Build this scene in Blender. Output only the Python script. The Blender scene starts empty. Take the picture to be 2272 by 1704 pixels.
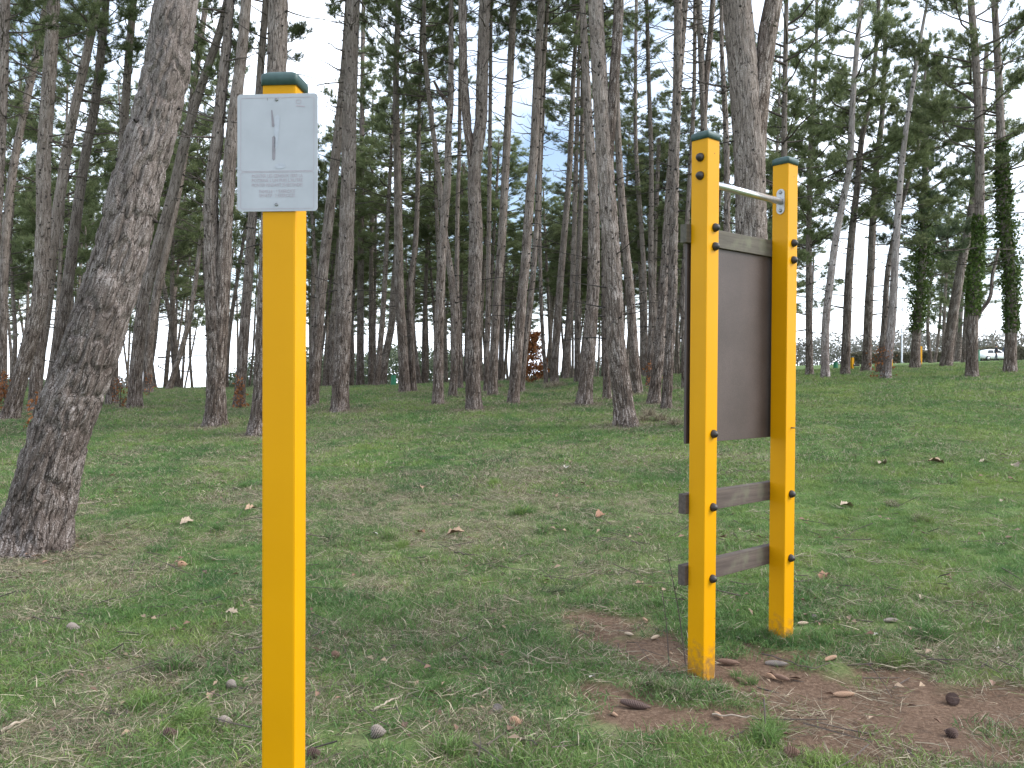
import bpy, bmesh, math, random
import numpy as np
from mathutils import Vector, Matrix, Euler

random.seed(7)
rng = np.random.default_rng(7)
S = bpy.context.scene
C = S.collection
R = math.radians

# ------------------------------------------------------------------ camera
PW, PH, FPX = 2272.0, 1704.0, 1854.0          # photograph size and focal length in its pixels
CAM = Vector((0, 0, 1.40))
PITCH, ROLL = R(-0.77), R(-0.30)
cam_rot = Euler((R(90) + PITCH, 0, 0)).to_matrix() @ Matrix.Rotation(-ROLL, 3, 'Z')
cd = bpy.data.cameras.new('camera'); cam = bpy.data.objects.new('camera', cd); C.objects.link(cam)
cam.matrix_world = Matrix.Translation(CAM) @ cam_rot.to_4x4()
cd.sensor_width = 36; cd.lens = 36 * FPX / PW; cd.clip_start = 0.05; cd.clip_end = 3000
S.camera = cam

# ------------------------------------------------------------------ sky and light
SUN_EL, SUN_AZ = 40.0, 96.0                  # degrees; azimuth from +Y towards +X
w = bpy.data.worlds.new('World'); S.world = w; w.use_nodes = True
nt = w.node_tree; nt.nodes.clear()
wo = nt.nodes.new('ShaderNodeOutputWorld'); bg = nt.nodes.new('ShaderNodeBackground')
sky = nt.nodes.new('ShaderNodeTexSky'); sky.sky_type = 'NISHITA'; sky.sun_disc = False
sky.sun_elevation = R(SUN_EL); sky.sun_rotation = R(SUN_AZ); sky.dust_density = 1.5; sky.air_density = 1.0; sky.altitude = 200
tc = nt.nodes.new('ShaderNodeTexCoord'); cn = nt.nodes.new('ShaderNodeTexNoise')
cn.inputs['Scale'].default_value = 2.2; cn.inputs['Detail'].default_value = 5; cn.inputs['Roughness'].default_value = 0.55
cr = nt.nodes.new('ShaderNodeValToRGB'); cr.color_ramp.elements[0].position = 0.40; cr.color_ramp.elements[1].position = 0.66
cr.color_ramp.elements[0].color = (0.04, 0.04, 0.04, 1); cr.color_ramp.elements[1].color = (1, 1, 1, 1)
mx = nt.nodes.new('ShaderNodeMix'); mx.data_type = 'RGBA'
mx.inputs[7].default_value = (11.2, 12.1, 13.4, 1)          # bright cloud veil
nt.links.new(tc.outputs['Generated'], cn.inputs['Vector']); nt.links.new(cn.outputs['Fac'], cr.inputs['Fac'])
sx = nt.nodes.new('ShaderNodeSeparateXYZ'); nt.links.new(tc.outputs['Generated'], sx.inputs[0])       # haze closes the veil towards the horizon
hzr = nt.nodes.new('ShaderNodeMapRange'); hzr.inputs['From Min'].default_value = 0.12; hzr.inputs['From Max'].default_value = 0.02; nt.links.new(sx.outputs['Z'], hzr.inputs['Value'])
hmx = nt.nodes.new('ShaderNodeMath'); hmx.operation = 'MAXIMUM'; nt.links.new(cr.outputs['Color'], hmx.inputs[0]); nt.links.new(hzr.outputs['Result'], hmx.inputs[1])
nt.links.new(hmx.outputs[0], mx.inputs[0]); nt.links.new(sky.outputs['Color'], mx.inputs[6])
nt.links.new(mx.outputs[2], bg.inputs['Color']); bg.inputs['Strength'].default_value = 0.085
nt.links.new(bg.outputs['Background'], wo.inputs['Surface'])
sl = bpy.data.lights.new('sun', 'SUN'); so = bpy.data.objects.new('sun', sl); C.objects.link(so)
sl.energy = 1.5; sl.angle = R(26); sl.color = (1.0, 0.97, 0.93)
sd = Vector((math.sin(R(SUN_AZ)) * math.cos(R(SUN_EL)), math.cos(R(SUN_AZ)) * math.cos(R(SUN_EL)), math.sin(R(SUN_EL))))
so.rotation_euler = sd.to_track_quat('Z', 'Y').to_euler()
so.location = sd * 60
S.view_settings.view_transform = 'Standard'; S.view_settings.look = 'None'
S.view_settings.exposure = 1.52; S.view_settings.gamma = 1
S.view_settings.use_curve_mapping = False
S.render.engine = 'CYCLES'
S.cycles.max_bounces = 4; S.cycles.diffuse_bounces = 2; S.cycles.glossy_bounces = 2; S.cycles.transmission_bounces = 3
S.cycles.use_denoising = True

# ------------------------------------------------------------------ noise helpers
def _hash(ix, iy, iz, seed):
    h = (ix.astype(np.int64) * 374761393 + iy.astype(np.int64) * 668265263 + iz.astype(np.int64) * 2147483647 + seed * 1274126177) & 0xFFFFFFFF
    h = ((h ^ (h >> 13)) * 1274126177) & 0xFFFFFFFF
    h = h ^ (h >> 16)
    return (h & 0xFFFFFF) / float(0xFFFFFF)
def vnoise(x, y, z=0.0, seed=0):
    x = np.asarray(x, float); y = np.asarray(y, float); z = np.asarray(z, float) + np.zeros_like(x)
    ix, iy, iz = np.floor(x), np.floor(y), np.floor(z)
    fx, fy, fz = x - ix, y - iy, z - iz
    fx, fy, fz = [f * f * (3 - 2 * f) for f in (fx, fy, fz)]
    o = 0
    for a in (0, 1):
        for b in (0, 1):
            for c in (0, 1):
                o = o + _hash(ix + a, iy + b, iz + c, seed) * (fx if a else 1 - fx) * (fy if b else 1 - fy) * (fz if c else 1 - fz)
    return o
def fbm(x, y, z=0.0, seed=0, n=3):
    o, a, t = 0, 1.0, 0
    for k in range(n):
        o = o + a * vnoise(np.asarray(x) * 2 ** k, np.asarray(y) * 2 ** k, np.asarray(z) * 2 ** k, seed + k); t += a; a *= 0.5
    return o / t
def sstep(a, b, x):
    t = np.clip((np.asarray(x, float) - a) / (b - a), 0, 1); return t * t * (3 - 2 * t)

# ------------------------------------------------------------------ terrain
def hgt(x, y):
    x = np.asarray(x, float); y = np.asarray(y, float)
    a = 0.82 * sstep(2, 26, y) + 0.20 * sstep(18, 36, y)
    xe = np.where(x < 0, -11 * np.tanh(-x / 11), 75 * np.tanh(x / 75))
    c = 0.043 * (1 - np.exp(-np.maximum(y, 0) / 7))
    drop = 0.035 * np.maximum(0, y - 37) * (1 - sstep(8, 26, x - np.maximum(0, y - 37) * 0.12))
    bump = 0.05 * (fbm(x * 0.55, y * 0.55, 0, 3) - 0.5) + 0.018 * (fbm(x * 2.7, y * 2.7, 0, 5) - 0.5)
    return a + c * xe - drop + bump
def hz(x, y): return float(hgt(x, y))
def ray(px, py):
    return (cam_rot @ Vector(((px - PW / 2) / FPX, -(py - PH / 2) / FPX, -1)))
def at(px, py, Y):
    d = ray(px, py); return CAM + d * (Y / d.y)
def ground(px, py, far=150.0):
    d = ray(px, py); ts = np.geomspace(1.5, far, 3000) / d.y
    zs = CAM.z + ts * d.z - hgt(CAM.x + ts * d.x, CAM.y + ts * d.y)
    k = np.argmax(zs <= 0)
    t = ts[k] if zs[k] <= 0 else ts[int(np.argmin(zs / ts))]
    x, y = d.x * t, d.y * t
    return Vector((x, y, hz(x, y)))

# ------------------------------------------------------------------ object helpers
def tag(o, label=None, cat=None, group=None, kind=None):
    if label: o['label'] = label
    if cat: o['category'] = cat
    if group: o['group'] = group
    if kind: o['kind'] = kind
    return o
def empty(name, loc, label=None, cat=None, group=None, rz=0):
    o = bpy.data.objects.new(name, None); C.objects.link(o); o.location = loc; o.rotation_euler = (0, 0, rz)
    o.empty_display_size = 0.1
    return tag(o, label, cat, group)
def mesh_np(name, V, F, mats, smooth=True, mat_idx=None, parent=None):
    me = bpy.data.meshes.new(name)
    me.from_pydata([tuple(v) for v in V] if not isinstance(V, list) else V, [], F if isinstance(F, list) else [tuple(f) for f in F])
    for m in mats: me.materials.append(m)
    if mat_idx is not None: me.polygons.foreach_set('material_index', np.asarray(mat_idx, dtype=np.int32))
    me.polygons.foreach_set('use_smooth', np.full(len(me.polygons), smooth))
    me.update()
    return me
def mesh_fast(name, V, tris, mats, mat_idx=None, smooth=False):
    """numpy triangles -> mesh"""
    V = np.ascontiguousarray(V, dtype=np.float32); T = np.ascontiguousarray(tris, dtype=np.int32)
    me = bpy.data.meshes.new(name)
    me.vertices.add(len(V)); me.vertices.foreach_set('co', V.ravel())
    me.loops.add(T.size); me.loops.foreach_set('vertex_index', T.ravel())
    me.polygons.add(len(T)); me.polygons.foreach_set('loop_start', np.arange(0, T.size, 3, dtype=np.int32))
    for m in mats: me.materials.append(m)
    if mat_idx is not None: me.polygons.foreach_set('material_index', np.asarray(mat_idx, dtype=np.int32))
    me.polygons.foreach_set('use_smooth', np.full(len(T), smooth))
    me.update(calc_edges=True)
    return me
def link(name, me, parent=None, loc=None, rot=None):
    o = bpy.data.objects.new(name, me); C.objects.link(o); o.parent = parent
    if loc is not None: o.location = loc
    if rot is not None: o.rotation_euler = rot
    return o
def box_bm(bm, sx, sy, sz, loc=(0, 0, 0), bevel=0.0, seg=2):
    r = bmesh.ops.create_cube(bm, size=1.0)
    bmesh.ops.scale(bm, vec=(sx, sy, sz), verts=r['verts']); bmesh.ops.translate(bm, vec=loc, verts=r['verts'])
    if bevel:
        es = list({e for v in r['verts'] for e in v.link_edges})
        bmesh.ops.bevel(bm, geom=es, offset=bevel, segments=seg, affect='EDGES', profile=0.7)
def bm_obj(name, bm, mat, parent=None, loc=None, rot=None, smooth=False):
    me = bpy.data.meshes.new(name); bm.to_mesh(me); bm.free(); me.materials.append(mat)
    if smooth:
        for p in me.polygons: p.use_smooth = True
    return link(name, me, parent, loc, rot)
def lathe(name, prof, mat, n=16, parent=None, loc=None, rot=None, smooth=True):
    V, F = [], []
    for (r_, z) in prof:
        for k in range(n):
            a = 2 * math.pi * k / n; V.append((r_ * math.cos(a), r_ * math.sin(a), z))
    for i in range(len(prof) - 1):
        for k in range(n):
            F.append((i * n + k, i * n + (k + 1) % n, (i + 1) * n + (k + 1) % n, (i + 1) * n + k))
    F.append(tuple(range(n))[::-1]); F.append(tuple((len(prof) - 1) * n + k for k in range(n)))
    me = bpy.data.meshes.new(name); me.from_pydata(V, [], F); me.materials.append(mat)
    for p in me.polygons: p.use_smooth = smooth and len(p.vertices) == 4
    return link(name, me, parent, loc, rot)
def tube_arrays(pts, rad, n=6):
    """tube along 3D points; returns V, T"""
    P = np.asarray(pts, float); rad = np.asarray(rad, float)
    d = np.gradient(P, axis=0); d /= np.linalg.norm(d, axis=1)[:, None] + 1e-9
    ref = np.array([0.13, 0.29, 0.95]); ref = ref if abs(d[0] @ ref) < 0.9 else np.array([0.95, 0.2, 0.1])
    u = np.cross(d, ref); u /= np.linalg.norm(u, axis=1)[:, None] + 1e-9; v = np.cross(d, u)
    a = np.arange(n) * 2 * np.pi / n
    V = (P[:, None, :] + rad[:, None, None] * (np.cos(a)[None, :, None] * u[:, None, :] + np.sin(a)[None, :, None] * v[:, None, :])).reshape(-1, 3)
    m = len(P); i = np.arange(m - 1)[:, None] * n; k = np.arange(n)[None, :]; k2 = (k + 1) % n
    q = np.stack([i + k, i + k2, i + n + k2, i + n + k], -1).reshape(-1, 4)
    T = np.concatenate([q[:, [0, 1, 2]], q[:, [0, 2, 3]]])
    return V, T
class Acc:
    def __init__(s): s.V, s.T, s.M, s.n = [], [], [], 0
    def add(s, V, T, m=0):
        s.V.append(np.asarray(V, float)); s.T.append(np.asarray(T, int) + s.n); s.M.append(np.full(len(T), m)); s.n += len(V)
    def mesh(s, name, mats, smooth=False):
        return mesh_fast(name, np.concatenate(s.V), np.concatenate(s.T), mats, np.concatenate(s.M), smooth)

# ------------------------------------------------------------------ materials
def new_mat(name):
    m = bpy.data.materials.new(name); m.use_nodes = True; m.node_tree.nodes.clear()
    return m, m.node_tree.nodes, m.node_tree.links
def nd(ns, t, **kw):
    n = ns.new(t)
    for k, v in kw.items():
        if k.startswith('i_'): n.inputs[k[2:].replace('_', ' ')].default_value = v
        else: setattr(n, k, v)
    return n
def ramp(ns, stops):
    r = ns.new('ShaderNodeValToRGB'); e = r.color_ramp.elements
    while len(e) < len(stops): e.new(0.5)
    for q, (p, c) in zip(e, stops): q.position = p; q.color = (*c, 1)
    return r
def mixc(ns, ls, fac, a, b, mode='MIX'):
    m = ns.new('ShaderNodeMix'); m.data_type = 'RGBA'; m.blend_type = mode
    for i, s in ((0, fac), (6, a), (7, b)):
        if hasattr(s, 'is_linked') or isinstance(s, bpy.types.NodeSocket): ls.new(s, m.inputs[i])
        else: m.inputs[i].default_value = s if not isinstance(s, tuple) else (*s, 1)
    return m.outputs[2]
def simple(name, col, rough=0.5, metal=0.0, var=0.15, scale=30.0, bump=0.0, spec=0.5):
    m, ns, ls = new_mat(name)
    o = nd(ns, 'ShaderNodeOutputMaterial'); p = nd(ns, 'ShaderNodeBsdfPrincipled')
    t = nd(ns, 'ShaderNodeTexCoord'); n = nd(ns, 'ShaderNodeTexNoise', i_Scale=scale, i_Detail=4.0)
    ls.new(t.outputs['Object'], n.inputs['Vector'])
    r = ramp(ns, [(0.3, tuple(c * (1 - var) for c in col)), (0.7, tuple(min(1, c * (1 + var)) for c in col))])
    ls.new(n.outputs['Fac'], r.inputs['Fac']); ls.new(r.outputs['Color'], p.inputs['Base Color'])
    p.inputs['Roughness'].default_value = rough; p.inputs['Metallic'].default_value = metal
    p.inputs['Specular IOR Level'].default_value = spec
    if bump:
        b = nd(ns, 'ShaderNodeBump', i_Strength=bump, i_Distance=0.01); ls.new(n.outputs['Fac'], b.inputs['Height']); ls.new(b.outputs['Normal'], p.inputs['Normal'])
    ls.new(p.outputs['BSDF'], o.inputs['Surface'])
    return m
def leafy(name, colA, colB, trans=0.3, rough=0.6, per_obj=0.25, attr=None, colC=None):
    """two-tone thin foliage; varies per face island and per object"""
    m, ns, ls = new_mat(name)
    o = nd(ns, 'ShaderNodeOutputMaterial'); p = nd(ns, 'ShaderNodeBsdfPrincipled'); tr = nd(ns, 'ShaderNodeBsdfTranslucent'); mxs = nd(ns, 'ShaderNodeMixShader')
    g = nd(ns, 'ShaderNodeNewGeometry'); oi = nd(ns, 'ShaderNodeObjectInfo')
    r = ramp(ns, [(0.0, colA), (1.0, colB)]); ls.new(g.outputs['Random Per Island'], r.inputs['Fac'])
    hs = nd(ns, 'ShaderNodeHueSaturation')
    mr = nd(ns, 'ShaderNodeMapRange'); mr.inputs['To Min'].default_value = 1 - per_obj; mr.inputs['To Max'].default_value = 1 + per_obj
    ls.new(oi.outputs['Random'], mr.inputs['Value']); ls.new(mr.outputs['Result'], hs.inputs['Value'])
    ls.new(r.outputs['Color'], hs.inputs['Color'])
    ls.new(hs.outputs['Color'], p.inputs['Base Color']); ls.new(hs.outputs['Color'], tr.inputs['Color'])
    p.inputs['Roughness'].default_value = rough; p.inputs['Specular IOR Level'].default_value = 0.25
    mxs.inputs['Fac'].default_value = trans
    ls.new(p.outputs['BSDF'], mxs.inputs[1]); ls.new(tr.outputs['BSDF'], mxs.inputs[2]); ls.new(mxs.outputs['Shader'], o.inputs['Surface'])
    return m

def bark_material(name, scale, dark, mid, light, bump=0.7, crack=0.06, stretch=0.13, old=0.8):
    m, ns, ls = new_mat(name)
    o = nd(ns, 'ShaderNodeOutputMaterial'); p = nd(ns, 'ShaderNodeBsdfPrincipled'); p.inputs['Roughness'].default_value = 0.9
    p.inputs['Specular IOR Level'].default_value = 0.15
    at_ = nd(ns, 'ShaderNodeAttribute', attribute_name='bark_co'); oi = nd(ns, 'ShaderNodeObjectInfo')
    mp = nd(ns, 'ShaderNodeMapping'); mp.inputs['Scale'].default_value = (scale, scale, scale * stretch); ls.new(at_.outputs['Vector'], mp.inputs['Vector'])
    sh = nd(ns, 'ShaderNodeVectorMath', operation='ADD'); cs = nd(ns, 'ShaderNodeCombineXYZ'); ml = nd(ns, 'ShaderNodeMath', operation='MULTIPLY'); ml.inputs[1].default_value = 90
    ls.new(oi.outputs['Random'], ml.inputs[0]); ls.new(ml.outputs[0], cs.inputs['Z']); ls.new(mp.outputs['Vector'], sh.inputs[0]); ls.new(cs.outputs['Vector'], sh.inputs[1])
    dn = nd(ns, 'ShaderNodeTexNoise', i_Scale=0.9, i_Detail=4.0); ls.new(sh.outputs['Vector'], dn.inputs['Vector'])
    dv = nd(ns, 'ShaderNodeVectorMath', operation='MULTIPLY_ADD'); dv.inputs[1].default_value = (1.05, 1.05, 0.9)
    ls.new(dn.outputs['Color'], dv.inputs[0]); ls.new(sh.outputs['Vector'], dv.inputs[2])
    vo = nd(ns, 'ShaderNodeTexVoronoi', feature='DISTANCE_TO_EDGE', i_Scale=1.0); ls.new(dv.outputs['Vector'], vo.inputs['Vector'])
    fn = nd(ns, 'ShaderNodeTexNoise', i_Scale=1.6, i_Detail=8.0, i_Roughness=0.72); ls.new(dv.outputs['Vector'], fn.inputs['Vector'])
    gr = nd(ns, 'ShaderNodeTexNoise', i_Scale=scale * 3.4, i_Detail=5.0, i_Roughness=0.7); ls.new(at_.outputs['Vector'], gr.inputs['Vector'])
    bl = nd(ns, 'ShaderNodeTexNoise', i_Scale=2.3, i_Detail=3.0); ls.new(at_.outputs['Vector'], bl.inputs['Vector'])
    def mad(x, k, add):
        q = nd(ns, 'ShaderNodeMath', operation='MULTIPLY_ADD'); q.inputs[1].default_value = k; ls.new(x, q.inputs[0])
        if isinstance(add, float): q.inputs[2].default_value = add
        else: ls.new(add, q.inputs[2])
        return q.outputs[0]
    off = mad(gr.outputs['Fac'], 0.6, mad(fn.outputs['Fac'], 0.55, mad(bl.outputs['Fac'], 0.22, -0.185)))
    r1 = ramp(ns, [(0.33, dark), (0.5, mid), (0.60, tuple(0.5 * (a + b) for a, b in zip(mid, light))), (0.68, light)]); ls.new(off, r1.inputs['Fac'])
    # furrows are open and dark low on the trunk and close up higher
    sz = nd(ns, 'ShaderNodeSeparateXYZ'); ls.new(at_.outputs['Vector'], sz.inputs[0])
    hr = nd(ns, 'ShaderNodeMapRange'); hr.inputs['From Min'].default_value = 0.3; hr.inputs['From Max'].default_value = 5.0; hr.inputs['To Min'].default_value = 1.0 / crack / 1.7; hr.inputs['To Max'].default_value = 1.0 / crack / 0.9
    ls.new(sz.outputs['Z'], hr.inputs['Value'])
    ck = nd(ns, 'ShaderNodeMath', operation='MULTIPLY', use_clamp=True); ls.new(vo.outputs['Distance'], ck.inputs[0]); ls.new(hr.outputs['Result'], ck.inputs[1])
    c2 = mixc(ns, ls, ck.outputs[0], tuple(d * 0.7 for d in dark), r1.outputs['Color'])
    # old bark near the foot is browner and darker between its pale weathered plates
    ob = nd(ns, 'ShaderNodeMapRange'); ob.inputs['From Min'].default_value = 1.0; ob.inputs['From Max'].default_value = 5.5; ob.inputs['To Min'].default_value = old; ob.inputs['To Max'].default_value = 0.0
    ls.new(mad(fn.outputs['Fac'], 3.0, mad(sz.outputs['Z'], 1.0, -1.5)), ob.inputs['Value'])
    pr = ramp(ns, [(0.50, (0.48, 0.42, 0.38)), (0.58, (1.35, 1.36, 1.38))]); ls.new(off, pr.inputs['Fac'])
    c2 = mixc(ns, ls, ob.outputs['Result'], c2, mixc(ns, ls, 1.0, c2, pr.outputs['Color'], 'MULTIPLY'))
    hs = nd(ns, 'ShaderNodeHueSaturation'); mr = nd(ns, 'ShaderNodeMapRange'); mr.inputs['To Min'].default_value = 0.85; mr.inputs['To Max'].default_value = 1.2
    ls.new(oi.outputs['Random'], mr.inputs['Value']); ls.new(mr.outputs['Result'], hs.inputs['Value']); ls.new(c2, hs.inputs['Color'])
    ls.new(hs.outputs['Color'], p.inputs['Base Color'])
    hm = nd(ns, 'ShaderNodeMath', operation='MULTIPLY_ADD'); hm.inputs[1].default_value = 0.6
    ls.new(fn.outputs['Fac'], hm.inputs[0]); ls.new(ck.outputs[0], hm.inputs[2])
    b = nd(ns, 'ShaderNodeBump', i_Strength=bump, i_Distance=0.03); ls.new(hm.outputs[0], b.inputs['Height']); ls.new(b.outputs['Normal'], p.inputs['Normal'])
    ls.new(p.outputs['BSDF'], o.inputs['Surface'])
    return m
M = {}
M['bark'] = bark_material('pine_bark', 22, (0.085, 0.067, 0.056), (0.192, 0.158, 0.137), (0.41, 0.365, 0.335), 0.7, 0.06, 0.11)
M['bark_near'] = bark_material('pine_bark_near', 32, (0.080, 0.064, 0.056), (0.178, 0.150, 0.136), (0.345, 0.31, 0.295), 0.7, 0.04, 0.12, 0.6)
M['bark_pale'] = bark_material('pine_bark_pale', 20, (0.17, 0.14, 0.13), (0.31, 0.27, 0.255), (0.48, 0.44, 0.42), 0.5, 0.05)
M['twig'] = simple('dead_twig', (0.075, 0.058, 0.048), 0.9, var=0.35, scale=8)
M['knot'] = simple('branch_knot', (0.030, 0.024, 0.021), 0.95, var=0.3, scale=20)
M['needle'] = leafy('pine_needles', (0.095, 0.130, 0.055), (0.250, 0.280, 0.140), 0.5, 0.55, 0.25)
M['needle_dark'] = leafy('pine_needles_dark', (0.055, 0.085, 0.045), (0.140, 0.175, 0.090), 0.4, 0.55, 0.2)
M['ivy'] = leafy('ivy_leaves', (0.040, 0.072, 0.016), (0.12, 0.165, 0.045), 0.3, 0.45, 0.15)
M['beech_leaf'] = leafy('dry_beech_leaves', (0.16, 0.060, 0.022), (0.36, 0.15, 0.06), 0.35, 0.6, 0.1)
M['hedge_leaf'] = leafy('hedge_leaves', (0.10, 0.095, 0.062), (0.22, 0.20, 0.145), 0.25, 0.7, 0.1)
M['far_leaf_hazed'] = leafy('far_wood_hazed', (0.12, 0.12, 0.10), (0.22, 0.215, 0.19), 0.3, 0.8, 0.1)  # greyish winter woods, paled further: distance haze is put into the leaf colour
M['bare'] = simple('bare_branch', (0.17, 0.145, 0.115), 0.9, var=0.25, scale=6)

def yellow_material():
    m, ns, ls = new_mat('yellow_paint')
    o = nd(ns, 'ShaderNodeOutputMaterial'); p = nd(ns, 'ShaderNodeBsdfPrincipled')
    t = nd(ns, 'ShaderNodeTexCoord'); sp = nd(ns, 'ShaderNodeSeparateXYZ'); ls.new(t.outputs['Object'], sp.inputs['Vector'])
    n1 = nd(ns, 'ShaderNodeTexNoise', i_Scale=3.0, i_Detail=5.0); ls.new(t.outputs['Object'], n1.inputs['Vector'])
    r1 = ramp(ns, [(0.3, (0.535, 0.250, 0.0006)), (0.7, (0.595, 0.280, 0.0008))]); ls.new(n1.outputs['Fac'], r1.inputs['Fac'])
    # splashed soil near the foot, with its own ragged outline
    n2 = nd(ns, 'ShaderNodeTexNoise', i_Scale=28.0, i_Detail=6.0, i_Roughness=0.7); ls.new(t.outputs['Object'], n2.inputs['Vector'])
    mr = nd(ns, 'ShaderNodeMapRange'); mr.inputs['From Min'].default_value = 0.02; mr.inputs['From Max'].default_value = 0.26
    mr.inputs['To Min'].default_value = 0.30; mr.inputs['To Max'].default_value = -0.18; ls.new(sp.outputs['Z'], mr.inputs['Value'])
    ad = nd(ns, 'ShaderNodeMath', operation='ADD'); ls.new(n2.outputs['Fac'], ad.inputs[0]); ls.new(mr.outputs['Result'], ad.inputs[1])
    r2 = ramp(ns, [(0.58, (0, 0, 0)), (0.85, (0.8, 0.8, 0.8))]); ls.new(ad.outputs[0], r2.inputs['Fac'])
    c = mixc(ns, ls, r2.outputs['Color'], r1.outputs['Color'], (0.17, 0.10, 0.045))
    # small chips and specks
    vo = nd(ns, 'ShaderNodeTexVoronoi', i_Scale=9.0); ls.new(t.outputs['Object'], vo.inputs['Vector'])
    r3 = ramp(ns, [(0.018, (1, 1, 1)), (0.03, (0, 0, 0))]); ls.new(vo.outputs['Distance'], r3.inputs['Fac'])
    c = mixc(ns, ls, r3.outputs['Color'], c, (0.06, 0.035, 0.015))
    p.inputs['Specular IOR Level'].default_value = 0.16
    ls.new(c, p.inputs['Base Color'])
    n3 = nd(ns, 'ShaderNodeTexNoise', i_Scale=60.0, i_Detail=3.0); ls.new(t.outputs['Object'], n3.inputs['Vector'])
    rr = nd(ns, 'ShaderNodeMapRange'); rr.inputs['To Min'].default_value = 0.30; rr.inputs['To Max'].default_value = 0.48; ls.new(n2.outputs['Fac'], rr.inputs['Value']); ls.new(rr.outputs['Result'], p.inputs['Roughness'])
    b = nd(ns, 'ShaderNodeBump', i_Strength=0.06, i_Distance=0.004); ls.new(n3.outputs['Fac'], b.inputs['Height']); ls.new(b.outputs['Normal'], p.inputs['Normal'])
    ls.new(p.outputs['BSDF'], o.inputs['Surface'])
    return m
M['yellow'] = yellow_material()
M['green_cap'] = simple('green_plastic', (0.028, 0.062, 0.058), 0.5, var=0.2, scale=40, bump=0.1)
M['bolt'] = simple('bolt_cap', (0.026, 0.020, 0.018), 0.5, var=0.3, scale=60)
M['steel'] = simple('steel', (0.62, 0.62, 0.63), 0.32, 1.0, var=0.12, scale=80)
M['alu'] = simple('flange_steel', (0.42, 0.42, 0.42), 0.5, 0.7, var=0.2, scale=90)
M['plaque'] = simple('plaque_sheet', (0.355, 0.365, 0.395), 0.5, 0.0, var=0.06, scale=14)
M['print'] = simple('faded_print', (0.35, 0.295, 0.325), 0.6, var=0.12, scale=60)
M['print_grey'] = simple('faded_print_grey', (0.215, 0.195, 0.215), 0.6, var=0.15, scale=60)
M['print_light'] = simple('faint_print', (0.36, 0.375, 0.42), 0.6, var=0.1, scale=60)
M['screw'] = simple('screw', (0.22, 0.22, 0.22), 0.35, 0.9, var=0.3, scale=90)
M['bin_green'] = simple('bin_green', (0.012, 0.14, 0.065), 0.5, var=0.15, scale=10)
M['bin_dark'] = simple('bin_inside', (0.02, 0.03, 0.025), 0.7)

def wood_material(name, a, b, moss=0.0):
    m, ns, ls = new_mat(name)
    o = nd(ns, 'ShaderNodeOutputMaterial'); p = nd(ns, 'ShaderNodeBsdfPrincipled'); p.inputs['Roughness'].default_value = 0.75
    t = nd(ns, 'ShaderNodeTexCoord'); mp = nd(ns, 'ShaderNodeMapping'); mp.inputs['Scale'].default_value = (3, 60, 60); ls.new(t.outputs['Object'], mp.inputs['Vector'])
    n = nd(ns, 'ShaderNodeTexNoise', i_Scale=1.0, i_Detail=6.0, i_Roughness=0.65); ls.new(mp.outputs['Vector'], n.inputs['Vector'])
    r = ramp(ns, [(0.3, a), (0.7, b)]); ls.new(n.outputs['Fac'], r.inputs['Fac'])
    n2 = nd(ns, 'ShaderNodeTexNoise', i_Scale=14.0, i_Detail=5.0); ls.new(t.outputs['Object'], n2.inputs['Vector'])
    r2 = ramp(ns, [(0.5, (0, 0, 0)), (0.72, (moss, moss, moss))]); ls.new(n2.outputs['Fac'], r2.inputs['Fac'])
    c = mixc(ns, ls, r2.outputs['Color'], r.outputs['Color'], (0.13, 0.135, 0.085))
    ls.new(c, p.inputs['Base Color'])
    bp = nd(ns, 'ShaderNodeBump', i_Strength=0.3, i_Distance=0.004); ls.new(n.outputs['Fac'], bp.inputs['Height']); ls.new(bp.outputs['Normal'], p.inputs['Normal'])
    ls.new(p.outputs['BSDF'], o.inputs['Surface']); return m
M['rung'] = wood_material('weathered_rung', (0.042, 0.030, 0.025), (0.105, 0.080, 0.066), 0.5)
M['rail'] = wood_material('weathered_rail', (0.045, 0.038, 0.028), (0.105, 0.092, 0.070), 0.6)
def panel_material():
    m, ns, ls = new_mat('panel_board')
    o = nd(ns, 'ShaderNodeOutputMaterial'); p = nd(ns, 'ShaderNodeBsdfPrincipled'); p.inputs['Roughness'].default_value = 0.5
    t = nd(ns, 'ShaderNodeTexCoord')
    n = nd(ns, 'ShaderNodeTexNoise', i_Scale=3.5, i_Detail=5.0); ls.new(t.outputs['Object'], n.inputs['Vector'])
    n2 = nd(ns, 'ShaderNodeTexNoise', i_Scale=260.0, i_Detail=2.0); ls.new(t.outputs['Object'], n2.inputs['Vector'])
    r = ramp(ns, [(0.3, (0.040, 0.027, 0.023)), (0.7, (0.070, 0.050, 0.045))]); ls.new(n.outputs['Fac'], r.inputs['Fac'])
    r2 = ramp(ns, [(0.3, (0.8, 0.8, 0.8)), (0.7, (1.2, 1.2, 1.2))]); ls.new(n2.outputs['Fac'], r2.inputs['Fac'])
    ls.new(mixc(ns, ls, 1.0, r.outputs['Color'], r2.outputs['Color'], 'MULTIPLY'), p.inputs['Base Color'])
    b = nd(ns, 'ShaderNodeBump', i_Strength=0.25, i_Distance=0.002); ls.new(n2.outputs['Fac'], b.inputs['Height']); ls.new(b.outputs['Normal'], p.inputs['Normal'])
    ls.new(p.outputs['BSDF'], o.inputs['Surface']); return m
M['panel'] = panel_material()

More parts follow.
